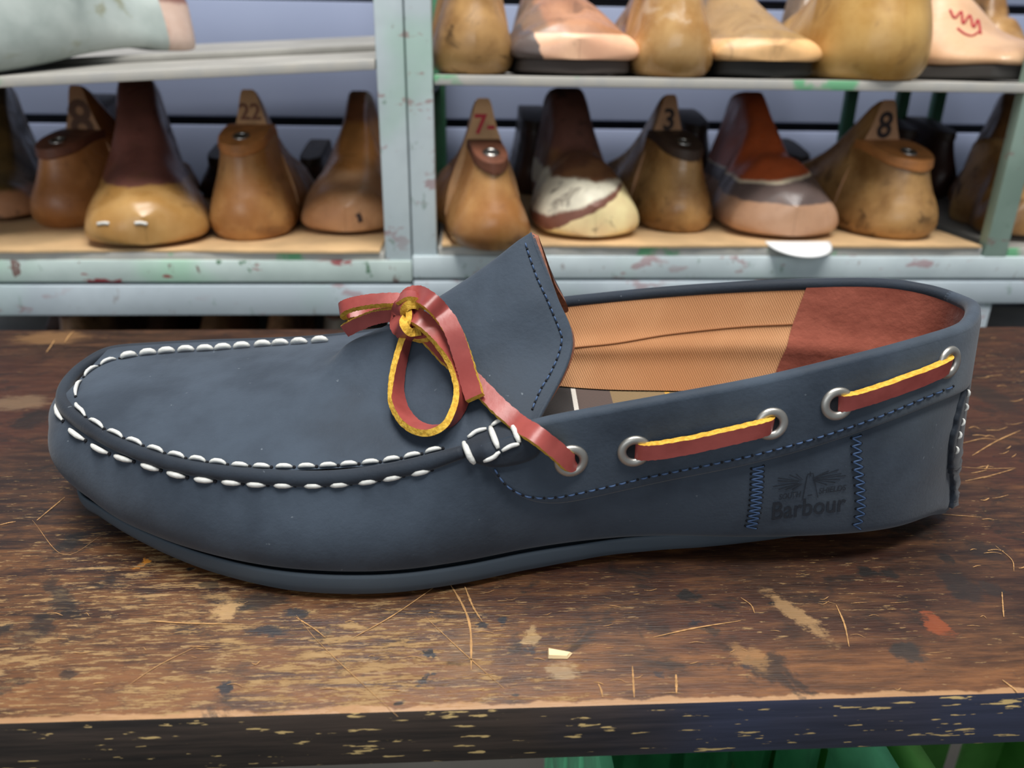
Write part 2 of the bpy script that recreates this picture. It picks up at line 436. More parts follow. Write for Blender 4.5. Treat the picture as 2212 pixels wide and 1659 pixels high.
def frame_rack(name, label, x0, x1, posts, zt, boards, rail, mats, top=.34, zb=-.045):
    r = empty(name, label, 'rack', RACK_O, PH)
    mp, mr_, = mats
    for i, (px0, px1) in enumerate(posts):
        for nm, y0, y1 in (('front_post', 0, .016), ('rear_post', .335, .35)):
            mb = MB(); mb.box(px0, px1, y0, y1, rail[0], top, .0012); flat_shade(mb.build(nm, mp if nm == 'front_post' else M_greenp, r))
    mb = MB(); mb.box(x0, x1, -.0015, .016, rail[0], rail[1], .0012); flat_shade(mb.build('bottom_rail', mr_, r))
    mb = MB(); mb.box(x0, x1, .335, .35, rail[0], rail[1], .0012); flat_shade(mb.build('rear_rail', mr_, r))
    for (z, bx0, bx1, y0, tilt) in boards:
        mb = MB(); mb.box(bx0, bx1, y0, .348, z - .007, z, .0008, 0); mb.box(bx0, bx1, y0 - .0012, y0, z - .0068, z - .0002, .0004, 1)
        if tilt:
            mb.v = [(x, y, z_ + tilt * y + TILX * (x + .36)) for x, y, z_ in mb.v]
        o = mb.build('shelf_board', [M_shelf, M_sedge], r); flat_shade(o)
    for px0, px1 in ((x0, x0 + .014), (x1 - .014, x1)):
        for z, *_r in boards:
            mb = MB(); mb.box(px0, px1, .016, .335, z - .018, z - .0072, .001); flat_shade(mb.build('shelf_bearer', M_greenp, r))
    return r


rackL = frame_rack('storage_rack', 'pale grey painted wooden rack left of the double post, red chips along its bottom rail', -.62, -.0795, [(-.0998, -.0797), (-.62, -.60)], .34,
                   [(Z1 - .0015, -.598, -.1005, .002, 0), (Z2 - .0015, -.598, -.1005, .0, TILY)], (-.0238, -.0068), (M_p1, M_p2))
rackR = frame_rack('storage_rack', 'pale grey-green painted wooden rack right of the double post, holding two rows of shoe lasts', -.0790, .72, [(-.0788, -.0600), (.70, .72)], .34,
                   [(Z1 + .0035, -.0590, .3780, .002, 0), (Z1 + .0035, .40, .698, .002, 0), (Z2 + .004, -.0590, .698, .0, 0)], (-.0208, -.0030), (M_p1, M_p1))
mb = MB(); mb.box(-.598, -.1005, .085, .100, Z2 - .0015, Z2 + .0035, .001); mb.v = [(x, y, z_ + TILY * y + TILX * (x + .36)) for x, y, z_ in mb.v]
flat_shade(mb.build('batten', M_shelf, rackL))
# slim post part way along the right rack, painted green at its back
mb = MB(); mb.box(.380, .3985, -.001, .010, -.0030, .34, .001); flat_shade(mb.build('front_post', paint('pale_green_paint', (150, 172, 160), .7, .5, 11.), rackR))
for u in (1845, 1958, 2036):
    x = atL(u, 240, .325)[0]; mb = MB(); mb.box(x - .0065, x + .0065, .333, .344, Z1 + .0036, Z2 - .004, .001); flat_shade(mb.build('rear_post', M_greenp, rackR))
# the racks underneath, of which the top rails show
for nm, lab, x0, x1, z0, z1 in (('storage_rack', 'lower grey rack under the left rack, its plain top rail showing above the bench', -.62, -.0800, -.0505, -.0262), ('storage_rack', 'lower grey rack under the right rack, partly hidden behind the shoe', -.0790, .72, -.0420, -.0230)):
    r = empty(nm, lab, 'rack', RACK_O, PH)
    mb = MB(); mb.box(x0, x1, -.0025, .02, z0, z1, .0015); flat_shade(mb.build('top_rail', M_p3, r))
    mb = MB(); mb.box(x0, x1, .02, .35, z1 - .008, z1, .001); flat_shade(mb.build('top_board', M_shelf, r))
    mb = MB(); mb.box(x0, x1, .0, .35, -.160, -.150, .001); flat_shade(mb.build('shelf_board', [M_shelf], r))
    mb = MB(); mb.box(x0, x1, .35, .354, -.30, z1, .0005); flat_shade(mb.build('shade_panel', M_shade, r))  # added dark panel that stands in for the shaded rack interior
    for px0, px1 in ((x0, x0 + .02), (x1 - .02, x1)) + (((.380, .398),) if x0 > -.1 else ()):
        for y0 in (.0, .334):
            mb = MB(); mb.box(px0, px1, y0, y0 + .016, FLOOR_Z, z0, .001); flat_shade(mb.build('leg', M_p3, r))
# cardboard laid on the lower shelves
for lab, x0, x1, z, sk in (('tan cardboard sheet lining the left lower shelf under its lasts', -.56, -.104, Z1 - .0015, .004), ('tan cardboard sheet lining the right lower shelf under its lasts', -.056, .376, Z1 + .0035, .002)):
    r = empty('shelf_liner', lab, 'cardboard', wor(0, 0, z), PH); rng = random.Random(3); n_ = 60; V = []
    for k in range(n_):
        x = x0 + (x1 - x0) * k / (n_ - 1); y0 = -.001 + sk * math.sin(k * .21) * .5 + rng.uniform(-.0006, .0006)
        V += [(x, y0, .0002), (x, y0, .0020), (x, .26, .0020), (x, .26, .0002)]
    mb = MB(); mb.add(V, grid_faces(n_, 4, closed_c=True) + [(0, 1, 2, 3), tuple(4 * (n_ - 1) + q for q in (3, 2, 1, 0))]); flat_shade(mb.build('sheet', M_liner, r))
# white plastic scoop end poking out from under a last
p = atL(1728, 522, -.008)
sp = empty('shoe_spoon', 'white plastic spoon-shaped lip poking out under the rust coloured last', 'shoehorn', wor(p[0], p[1] + .02, Z1 + .0072), PH)
V = []; n1, n2 = 28, 9
for i in range(n1 + 1):
    a_ = math.pi * i / n1
    for j in range(n2):
        f = j / (n2 - 1); V.append((-.0262 * math.cos(a_) * f + .004 * f, -.006 - .0275 * math.sin(a_) * f ** .8, -.0060 * f ** 3.4 * math.sin(a_)))
V2 = [(x, y, z - .0014) for x, y, z in V]
mb = MB(); g = grid_faces(n1 + 1, n2); k = len(V); mb.add(V + V2, g + [tuple(q + k for q in f) for f in g] + [(i * n2 + n2 - 1, (i + 1) * n2 + n2 - 1, (i + 1) * n2 + n2 - 1 + k, i * n2 + n2 - 1 + k) for i in range(n1)])
mb.build('bowl', plain('white_plastic', (240, 242, 242), .35), sp)
# green plastic crates on the floor under the bench
M_gr1 = plain('green_plastic', (120, 220, 165), .45, var=.06); M_gr2 = plain('dark_green_plastic', (120, 190, 100), .45, var=.06)
def crate(lab, x0, x1, y0, y1, zt, mat):
    r = empty('plastic_crate', lab, 'crate', wor((x0 + x1) / 2, (y0 + y1) / 2 - RY, FLOOR_Z), PH); a, b_ = (x1 - x0) / 2, (y1 - y0) / 2; h = zt - FLOOR_Z
    mb = MB(); mb.box(-a, a, -b_, b_, 0, .006, .002); mb.build('base', mat, r)
    for nm, ax in (('front_wall', 0), ('rear_wall', 1), ('side_wall', 2), ('side_wall', 3)):
        mb = MB()
        for z0, z1 in ((.006, .06), (.30, .325), (h - .03, h)):
            if ax < 2: y = -b_ if ax == 0 else b_ - .005; mb.box(-a, a, y, y + .005, z0, z1, .0015)
            else: x = -a if ax == 2 else a - .005; mb.box(x, x + .005, -b_, b_, z0, z1, .0015)
        n_ = 4
        for k in range(n_ + 1):
            f = k / n_
            if ax < 2: y = -b_ + .0005 if ax == 0 else b_ - .0045; x = -a + (2 * a - .028) * f; mb.box(x, x + .028, y, y + .004, .006, h - .004, .001)
            else: x = -a + .0005 if ax == 2 else a - .0045; y = -b_ + (2 * b_ - .028) * f; mb.box(x, x + .004, y, y + .028, .006, h - .004, .001)
        flat_shade(mb.build(nm, mat, r))
crate('bright green plastic crate on the floor under the middle of the bench', .006, .105, .150, .33, -.075, M_gr1)
crate('darker green plastic crate on the floor under the right of the bench', .112, .290, .155, .34, -.075, M_gr2)
# ================================================================== SHOE LASTS
def last_mat(name, c1, c2, smudge=(60, 42, 28), sk=.5, zones=(), gloss=.30, seed=0., scale=1.):
    t = NT(name)
    o = (seed * 3.7, seed * 1.3, seed * 2.1)
    n1 = t.noise(28 * scale, 4, .55, vec=t.mapping(locv=o)); gr = t.noise(1, 3, .5, vec=t.mapping((160, 26, 60), locv=o)); n2 = t.noise(42 * scale, 4, .62, vec=t.mapping(locv=(o[1] + 4, o[0], 2)), dist=.6)
    c = t.mix(t.mr(n1, .32, .68), lin(c1), lin(c2))
    c = t.mix(t.math('MULTIPLY', gr, .25), c, lin(tuple(q * .7 for q in c1)))
    x, y, z = t.sep(); nz = t.math('SUBTRACT', t.noise(45, 4, .6, vec=t.mapping(locv=(o[2], 1, o[0]))), .5)
    for kx, ky, kz, thr, soft, amp, col in zones:
        v = t.math('ADD', t.math('ADD', t.math('MULTIPLY', x, kx), t.math('MULTIPLY', y, ky)), t.math('ADD', t.math('MULTIPLY', z, kz), t.math('MULTIPLY', nz, amp)))
        c2_ = t.mix(t.mr(n1, .3, .7), lin(col), lin(tuple(min(255, q * 1.22) for q in col)))
        c = t.mix(t.mr(v, thr - soft, thr + soft), c, c2_)
    c = t.mix(t.math('MULTIPLY', t.mr(n2, .56, .70), sk), c, lin(smudge))
    return t.out(c, t.mr(n2, .3, .7, gloss - .06, gloss + .2), bump=n2, bstr=.12, bdist=.0015, spec=.5)


TS = np.array([0, .02, .06, .12, .2, .3, .4, .5, .6, .7, .78, .85, .91, .96, .99, 1.])


def section(y, w, zb, zt, tr, p=1., rt=.12, shift=None, flat=.55):
    t = TS; br = np.where(t < .2, .74 + .26 * np.sqrt(np.clip(1 - ((.2 - t) / .2) ** 2, 0, 1)), 1)
    S = smoothstep(.12, 1, t) ** p
    hw = (1 - (1 - tr) * S) * br
    e = np.clip((t - (1 - rt)) / rt, 0, 1); hw = hw * (flat + (1 - flat) * np.sqrt(np.clip(1 - e ** 2, 0, 1)))
    hw = hw * w; z = zb + (zt - zb) * t; yy = y + (shift(t) if shift is not None else 0 * t)
    R_ = np.stack([hw, yy, z], 1); L_ = R_.copy(); L_[:, 0] *= -1
    return np.vstack([[[0, yy[0], z[0]]], R_, [[0, yy[-1], z[-1]]], L_[::-1]])


def loft(secs, caps=(True, True)):
    mb = MB(); S = np.array(secs); n, k = S.shape[:2]
    mb.add(S.reshape(-1, 3), grid_faces(n, k, closed_c=True))
    N = [tuple(range(k)), tuple((n - 1) * k + q for q in range(k))]
    for c_, f in zip(caps, N):
        if c_: mb.f.append(f); mb.m.append(1)
    return mb


def cat(xs, ys, x): return np.interp(x, xs, ys) if len(xs) < 3 else _pchip(np.array(xs, float), np.array(ys, float), x)


def _pchip(X_, Y_, x):
    h = np.diff(X_); d = np.diff(Y_) / h; m_ = np.zeros(len(X_)); m_[0], m_[-1] = d[0], d[-1]
    for i in range(1, len(X_) - 1):
        m_[i] = 0 if d[i - 1] * d[i] <= 0 else 2 * d[i - 1] * d[i] / (d[i - 1] + d[i])
    i = np.clip(np.searchsorted(X_, x) - 1, 0, len(X_) - 2); t_ = (x - X_[i]) / h[i]
    return (2 * t_ ** 3 - 3 * t_ ** 2 + 1) * Y_[i] + (t_ ** 3 - 2 * t_ ** 2 + t_) * h[i] * m_[i] + (-2 * t_ ** 3 + 3 * t_ ** 2) * Y_[i + 1] + (t_ ** 3 - t_ ** 2) * h[i] * m_[i + 1]


M_steel = plain('steel_tube', (176, 174, 170), .25, 1.)
M_dkhole = plain('tube_hole', (22, 18, 16), .8)
M_ink = plain('black_ink', (44, 34, 34), .6); M_redink = plain('red_ink', (176, 44, 56), .6)
LCOUNT = 0
GRP = {}


def ngon_ring(c, r0, r1, z, n=24):
    return None


def heel_last(lab, grp, loc3, rotz, wh=.031, hh=.088, hc=.118, L=.22, wb=None, mat=None, face=None, plate=None, num=None, numcol=None, tr=.58, fore=True, tube=True, nump=(0, 0), nums=.018, waist=.0):
    """a wooden last standing with its heel to the viewer: heel block, top plate with its steel tube, forepart with a sawn face"""
    r = empty('shoe_last', lab, 'shoe last', loc3, rotz, grp)
    wb = wb or wh * 1.02
    rb = wh * 1.05
    sh = lambda y: (lambda t: np.clip(1 - y / (2.2 * rb), 0, 1) * (.011 * smoothstep(.3, 1, t) - .003 * np.sin(np.pi * np.clip(t / .6, 0, 1)) + .004 * np.clip(1 - t / .14, 0, 1)))
    ye = .30 * L; S = []; ht = lambda y: hh - .015 * (1 - smoothstep(-.2, 1, y / ye))
    for y in np.r_[rb * (1 - np.cos(np.linspace(.0, math.pi / 2, 14))), np.linspace(rb * 1.12, ye, 7)]:
        w = wh * math.sqrt(max(0, 1 - ((rb - min(y, rb)) / rb) ** 2)); S.append(section(y, max(w, .00002), .0, ht(y), tr, .8, .05, sh(y), .8))
    mb = loft(S, (False, True)); mb.m = [0] * len(mb.m); flat_shade(mb.build('heel_block', mat, r), 60)
    rp = rb * .8; P = []
    y0 = .0085
    for y in np.r_[y0 + rp * (1 - np.cos(np.linspace(.08, math.pi / 2, 10))), np.linspace(y0 + rp * 1.15, ye - .001, 4)]:
        w = wh * tr * 1.01 * math.sqrt(max(0, 1 - ((rp - min(y - y0, rp)) / rp) ** 2)); P.append(section(y, max(w, .002), ht(y) - .006, ht(y) + .0022, .97, 1, .3, None, .93))
    mb = loft(P); mb.m = [0] * len(mb.m); flat_shade(mb.build('top_plate', plate, r), 50)
    if tube:
        mb = MB(); n1, n2 = 24, 8; V = []
        for i in range(n1):
            for j in range(n2):
                a_, b_ = 2 * math.pi * i / n1, 2 * math.pi * j / n2
                tz = lambda yy: ht(yy) + .0024
                V.append(((.0056 + .0012 * math.cos(b_)) * math.cos(a_), y0 + .020 + (.0056 + .0012 * math.cos(b_)) * math.sin(a_), tz(y0 + .020 + (.0056 + .0012 * math.cos(b_)) * math.sin(a_)) + .0012 * math.sin(b_)))
        mb.add(V, grid_faces(n1, n2, True, True)); mb.add([(.0056 * math.cos(a_), y0 + .020 + .0056 * math.sin(a_), tz(y0 + .020 + .0056 * math.sin(a_)) + .0001) for a_ in np.linspace(0, 2 * math.pi, 20, endpoint=False)], [tuple(range(20))], 1)
        mb.build('steel_tube', [M_steel, M_dkhole], r)
    if fore:
        S = []; a0 = .285
        for a_ in np.r_[np.linspace(a0, .9, 22), .9 + .1 * np.sin(np.linspace(0, math.pi / 2, 9))[1:]]:
            w = cat([a0, .36, .48, .6, .72, .84, .93, 1], [wh * .98, wh * .98, wh * 1.02, wb * .9, wb, wb * .88, wb * .62, wb * .12], a_)
            zt = cat([a0, .31, .42, .55, .7, .85, .95, 1], [hc, hc * .99, hc * .80, hc * .56, hc * .42, hc * .33, hc * .26, hc * .12], a_)
            tr_ = cat([a0, .45, .6, 1], [.22, .30, .5, .62], a_); S.append(section(a_ * L, w, 0 + .004 * smoothstep(.8, 1, a_), zt, tr_, 1.2, .1, None, .5))
        mb = loft(S); flat_shade(mb.build('forepart', [mat, face or mat], r), 50)
        if num:
            V, F = text_tris(num, .02); V = V - (V.min(0) + V.max(0)) / 2; k = nums / max(1e-6, V[:, 1].max() * 2)
            P = np.stack([V[:, 0] * k + nump[0], 0 * V[:, 0] + a0 * L - .0005, V[:, 1] * k + hc - .016 + nump[1]], 1)
            mesh('size_mark', P, F, numcol or M_ink, r, smooth=False)
    return r


def toe_last(lab, grp, loc3, rotz, wb=.045, hc=.108, L=.225, toe_h=.036, blunt=.10, mat=None, tr=.44, wt=None, spring=.004, heelw=None, sole=None, sole_h=.0, name='shoe_last', band=None):
    """a wooden last standing with its toe to the viewer, rising to a tall cone at the back"""
    r = empty(name, lab, 'shoe last', loc3, rotz, grp)
    hw_ = heelw or wb * .62; S = []
    A = np.r_[blunt * (1 - np.cos(np.linspace(0, math.pi / 2, 18))), np.linspace(blunt * 1.15, .93, 24), .93 + .07 * np.sin(np.linspace(0, math.pi / 2 - .1, 8))[1:]]
    for a_ in A:
        f = math.sqrt(max(0, 1 - ((blunt - min(a_, blunt)) / blunt) ** 2)); g = math.sqrt(max(.02, 1 - ((max(a_, .9) - .9) / .1) ** 2))
        w = cat([0, .12, .3, .45, .58, .75, .9, 1], [wb * (wt or .86), wb * (wt or .86) * 1.04, wb, wb * .88, hw_ * 1.02, hw_, hw_ * .98, hw_ * .9], a_) * (.002 + .998 * f) * g
        zt = cat([0, .05, .14, .26, .38, .5, .62, .70, .85, 1], [toe_h * .60, toe_h * .86, toe_h, toe_h * 1.28, hc * .56, hc * .76, hc * .93, hc, hc * .98, hc * .9], a_)
        zb = sole_h + spring * (1 - smoothstep(0, .3, a_)); tr_ = cat([0, .2, .4, .6, 1], [.62, .6, .46, tr, tr], a_)
        S.append(section(a_ * L, w, zb, max(zt, zb + .008), tr_, cat([0, .3, .6, 1], [1.6, 1.3, 1.2, 1.2], a_), cat([0, .3, .6, 1], [.5, .4, .16, .12], a_), None, cat([0, .3, .6, 1], [.25, .3, .5, .6], a_)))
    mb = loft(S, (False, True)); mb.m = [0] * len(mb.m); flat_shade(mb.build('body', mat, r), 60)
    if sole:
        S2 = []
        for a_ in A:
            f = math.sqrt(max(0, 1 - ((blunt - min(a_, blunt)) / blunt) ** 2)); g = math.sqrt(max(.02, 1 - ((max(a_, .9) - .9) / .1) ** 2))
            w = cat([0, .12, .3, .45, .58, .75, .9, 1], [wb * .84, wb * .9, wb * .97, wb * .84, hw_ * .98, hw_ * .96, hw_ * .94, hw_ * .86], a_) * (.12 + .88 * f) * g
            lo = spring * .8 * (1 - smoothstep(0, .3, a_)); S2.append(section(a_ * L + .004, w, lo * .6, sole_h + spring * (1 - smoothstep(0, .3, a_)) + .001, .98, 1, .2, None, .9))
        mb = loft(S2); mb.m = [0] * len(mb.m); flat_shade(mb.build('sole', sole, r), 50)
    return r


def yaw_to(x0, y0, u, v, dist):
    a = atL(u, v, y0 + dist); return math.atan2(-(a[0] - x0), dist)


ZL, ZR = Z1 + .0006, Z1 + .0056
GH, GT = 'wooden lasts standing heel outwards', 'wooden lasts standing toe outwards'


def H(lab, u, v, wpx, apex, z=ZL, yl=None, fore_d=.07, yaw=None, **k):
    if yl is None: yl = loc(atZ(u, v, z))[1]
    p = atL(u, v, yl); zc = (RY + yl) / math.cos(PITCH) * .97; wh = wpx * zc / FPX / 2
    ya = yaw if yaw is not None else yaw_to(p[0], yl, apex[0], apex[1], fore_d)
    return heel_last(lab, GH, wor(p[0], yl, z), PH + ya, wh=wh, **k)


def Tq(lab, u, v, wpx, apex, z=ZL, yl=None, yaw=None, **k):
    if yl is None: yl = loc(atZ(u, v, z))[1]
    p = atL(u, v, yl); zc = (RY + yl + .03) / math.cos(PITCH) * .97; wb = wpx * zc / FPX / 2
    ya = yaw if yaw is not None else yaw_to(p[0], yl, apex[0], apex[1], .17)
    return toe_last(lab, GT, wor(p[0], yl, z), PH + ya, wb=wb, **k)


honey = lambda i, **k: last_mat('honey_wood', (160, 108, 60), (194, 146, 92), (92, 56, 32), .5, seed=i, **k)
ochre = lambda i, **k: last_mat('ochre_wood', (130, 92, 50), (190, 148, 94), (74, 52, 28), .85, seed=i, **k)
F_raw = plain('sawn_wood', (186, 146, 106), .8, var=.06); F_dull = plain('sawn_wood_dull', (172, 132, 100), .8, var=.08)
P_dk = plain('dark_top_plate', (96, 58, 42), .5, var=.15); P_or = plain('orange_top_plate', (170, 112, 62), .5, var=.1); P_bk = plain('black_top_plate', (58, 44, 36), .5, var=.1)
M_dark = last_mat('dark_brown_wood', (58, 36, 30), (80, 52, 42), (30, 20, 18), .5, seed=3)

# --- left rack, lower shelf
Tq('olive-brown last half cut off by the left edge of the photo, lower shelf', 0, 482, 150, (8, 200), toe_h=.034, mat=last_mat('olive_wood', (92, 72, 36), (128, 98, 52), (48, 38, 20), .7, [(0, 0, -1, -.026, .003, .01, (170, 122, 88))], seed=21))
H('honey brown last with a figure 8 on its sawn face, left rack', 112, 496, 162, (180, 205), hc=.112, hh=.074, mat=last_mat('honey_wood', (150, 96, 50), (186, 128, 76), (84, 52, 28), .45, seed=1), face=F_dull, plate=P_dk, num='8', nums=.034, nump=(0, -.012), numcol=plain('grey_ink', (104, 74, 58), .7))
last_brown = Tq('broad last with a dark brown leather top and ochre toe, left rack', 321, 540, 244, (302, 205), mat=last_mat('ochre_toe_brown_top', (176, 130, 70), (198, 156, 98), (110, 80, 40), .4, [(0, 0, 1, .0425, .0012, .006, (106, 66, 58)), ], seed=2), toe_h=.042, blunt=.14, wt=.9, hc=.119, tr=.56)
H('orange-brown last with number 22 on its sawn face, left rack', 525, 523, 172, (540, 192), hc=.112, hh=.083, mat=honey(4), face=F_raw, plate=P_or, num='22', nums=.013, nump=(0, -.001), numcol=plain('brown_ink', (120, 76, 56), .7))
last_tan = Tq('tan last with a black spot on its toe, beside the left rack post', 748, 511, 215, (778, 208), mat=last_mat('tan_wood', (178, 128, 88), (206, 158, 116), (120, 80, 50), .3, [(0, 0, 1, .047, .003, .006, (146, 98, 52)), (0, 0, 1, .082, .004, .004, (108, 66, 42))], seed=5), toe_h=.040, blunt=.12, tr=.40)
# --- right rack, lower shelf
H('pear-shaped honey last with a red 7 on its sawn face, right rack', 1075, 545, 178, (1040, 232), z=ZR, hc=.105, hh=.073, tr=.42, mat=honey(6), face=F_raw, plate=P_dk, num='7-', nums=.015, nump=(.001, -.003), numcol=M_redink, wb=.040)
Tq('mottled dark last with white filler and a cream toe, right rack', 1284, 522, 220, (1222, 208), z=ZR, mat=last_mat('mottled_filler', (104, 66, 46), (150, 104, 66), (58, 38, 34), .8, [(0, 0, 1, .060, .004, .02, (104, 68, 58)), (0, 0, -1, -.044, .002, .014, (206, 200, 180)), (.35, 0, -1, -.031, .0015, .012, (112, 72, 58)), (.5, 0, -1, -.024, .001, .010, (228, 198, 150))], seed=7, gloss=.5), toe_h=.046, blunt=.13, wt=.92, tr=.62, hc=.1095)
H('glossy ochre last with a figure 3 on its sawn face, right rack', 1489, 506, 156, (1440, 215), z=ZR, hc=.107, hh=.076, mat=ochre(8, gloss=.22), face=F_dull, plate=P_bk, num='3', nums=.018, nump=(0, -.004))
Tq('rust-red topped last with a grey patch on its pink toe, right rack', 1711, 521, 240, (1618, 216), z=ZR, mat=last_mat('rust_top', (196, 152, 120), (212, 170, 140), (140, 100, 80), .2, [(0, 0, 1, .0285, .001, .005, (98, 84, 80)), (-.12, 0, 1, .0435, .0008, .003, (214, 196, 170)), (-.12, 0, 1, .0455, .0010, .003, (168, 80, 42))], seed=9), toe_h=.046, blunt=.12, wt=.9, tr=.36)
H('ochre last with a black 8 on its sawn face, right rack', 1978, 521, 196, (1906, 218), z=ZR, hc=.106, hh=.072, mat=ochre(10), face=F_dull, plate=P_or, num='8', nums=.022, nump=(0, -.004), tr=.66)
Tq('plain brown last behind the slim green post', 2150, 484, 180, (2165, 226), z=ZR, yl=.125, L=.20, mat=last_mat('brown_wood', (126, 84, 46), (156, 108, 60), (88, 54, 30), .5, seed=11), toe_h=.036, tr=.3)
Tq('yellow-ochre last right of the slim green post, cut by the photo edge', 2232, 512, 140, (2290, 300), z=ZR, yl=.018, yaw=0., L=.105, mat=ochre(12), hc=.075)
# --- back row, in the shade
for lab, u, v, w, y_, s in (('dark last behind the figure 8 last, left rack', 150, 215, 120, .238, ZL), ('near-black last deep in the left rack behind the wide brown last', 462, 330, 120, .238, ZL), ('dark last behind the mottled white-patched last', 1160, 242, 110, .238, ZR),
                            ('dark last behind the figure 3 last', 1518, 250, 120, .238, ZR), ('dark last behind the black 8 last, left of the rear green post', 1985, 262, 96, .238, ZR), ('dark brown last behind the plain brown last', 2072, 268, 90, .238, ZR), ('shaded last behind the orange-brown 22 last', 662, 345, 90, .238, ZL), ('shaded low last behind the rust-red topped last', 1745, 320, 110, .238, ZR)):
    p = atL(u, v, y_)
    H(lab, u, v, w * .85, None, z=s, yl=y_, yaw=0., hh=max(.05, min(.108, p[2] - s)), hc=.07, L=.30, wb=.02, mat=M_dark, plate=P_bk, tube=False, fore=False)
# --- right rack, upper shelf
ZU = Z2 + .0045
H('ochre last standing first beside the double post, upper right shelf', 1027, 150, 166, None, z=ZU, yl=.004, yaw=.05, hh=.088, hc=.12, tr=.45, mat=ochre(13), face=F_raw, plate=P_dk)
Tq('pink-toed last with grey patches and a dark sole, upper right shelf', 1250, 150, 240, None, z=ZU, yl=.002, yaw=.05, mat=last_mat('pink_band', (150, 100, 66), (192, 138, 100), (92, 60, 40), .6, [(-1, 0, 0, .022, .002, .012, (120, 92, 68)), (0, 0, -1, -.028, .0008, .001, (222, 170, 138)), (-1, 0, -.6, .017, .001, .02, (84, 72, 68))], seed=14), sole=plain('dark_sole', (70, 62, 58), .7), sole_h=.008, toe_h=.042, blunt=.06, wt=.98, tr=.3, spring=.003)
H('glossy varnished last with pale streaks, upper right shelf', 1472, 150, 166, None, z=ZU, yl=-.002, yaw=.02, hh=.088, hc=.12, tr=.5, mat=last_mat('glossy_ochre', (160, 112, 56), (204, 164, 110), (216, 196, 170), .5, seed=15, gloss=.18), face=F_raw, plate=P_dk)
Tq('olive-tan last with a pale toe band and black sole, upper right shelf', 1672, 150, 214, None, z=ZU, yl=.006, yaw=.05, mat=last_mat('olive_tan', (146, 116, 72), (172, 138, 90), (112, 80, 50), .4, [(0, 0, -1, -.027, .001, .001, (196, 156, 108))], seed=16), sole=plain('black_sole', (30, 30, 28), .7), sole_h=.009, toe_h=.038, blunt=.06, wt=.96, tr=.3, spring=.003)
H('large yellow-ochre last with an orange top, upper right shelf', 1934, 150, 226, None, z=ZU, yl=-.008, yaw=.02, hh=.10, hc=.12, tr=.8, mat=last_mat('yellow_ochre', (176, 130, 62), (206, 166, 100), (120, 84, 40), .5, [(0, 0, 1, .064, .002, .008, (150, 78, 36))], seed=17), face=F_raw, plate=P_or)
last_peach = Tq('peach last with red scribbles and a dark sole, far right of the upper shelf', 2275, 150, 250, None, z=ZU, yl=.022, yaw=.40, mat=last_mat('peach_wood', (206, 164, 126), (224, 184, 146), (190, 110, 90), .15, seed=18), sole=plain('dark_sole_rubber', (52, 50, 48), .7), sole_h=.010, toe_h=.030, blunt=.07, tr=.3, spring=.002)
Tq('greyish tan last standing behind the large yellow-ochre one, upper shelf', 1772, 150, 110, None, z=ZU, yl=.235, yaw=0., L=.10, hc=.1, mat=last_mat('grey_tan', (136, 112, 88), (160, 134, 108), seed=19), toe_h=.04)
Tq('dark ochre last behind the peach last, upper right corner', 2185, 150, 120, None, z=ZU, yl=.235, yaw=0., L=.10, mat=ochre(20), toe_h=.045)
# --- big grey last lying on the left upper shelf
p0 = atL(418, 120, .15); zg_ = Z2 - .0015 + TILY * .15 + TILX * (p0[0] + .36) + .0018
r = empty('shoe_last', 'large pale grey-green painted last with a pink heel end, lying on the left upper shelf', 'shoe last', wor(p0[0], .15, zg_), PH + rad(135))
S = []; Lg = .26
M_gl = last_mat('grey_painted_last', (150, 162, 158), (184, 194, 190), (128, 128, 96), .75, seed=22, gloss=.3, scale=.6)
M_pk = last_mat('pink_heel', (196, 168, 152), (214, 190, 176), (150, 100, 86), .3, [(0, 0, 1, .038, .003, .006, (112, 72, 64))], seed=23)
tl = -math.tan(rad(6.0))
for y in np.r_[.022 * (1 - np.cos(np.linspace(.1, math.pi / 2, 10))), np.linspace(.03, Lg, 26)]:
    a_ = y / Lg; f = math.sqrt(max(0, 1 - ((.022 - min(y, .022)) / .022) ** 2))
    w = cat([0, .10, .2, .35, .55, .75, .9, 1], [.021, .021, .022, .030, .040, .045, .036, .016], a_) * (.15 + .85 * f)
    zb = cat([0, .12, .2, .35, .52, .68, 1], [.001, .001, .003, -.001, -.0105, -.0165, -.0165], a_)
    zt = cat([0, .10, .17, .3, .45, .6, .8, 1], [.047, .050, .042, .068, .095, .088, .045, .012], a_)
    S.append(section(y, w, zb + .004 * (1 - f) - .0, zt - .010 * (1 - f), .55, 1, .4, None, .3))
mb = loft(S); mb.m = [0] * len(mb.m); kf = len(TS) * 2 + 2
hb = []; 
Fh = [f for f in mb.f if len(f) == 4 and np.mean([mb.v[q][1] for q in f]) < .034] + [mb.f[-2]]
Fb = [f for f in mb.f if not (len(f) == 4 and np.mean([mb.v[q][1] for q in f]) < .034)]; Fb.remove(mb.f[-2])
rb_ = lambda o: o
mesh('body', mb.v, Fb, M_gl, r); mesh('heel_end', mb.v, Fh, M_pk, r)
mb = MB(); mb.tube([(-.034, .10, .055), (-.036, .104, .050), (-.0365, .107, .046)], [.001, .0016, .001], 8); mb.build('staple', plain('white_metal_staple', (220, 224, 222), .4), r)
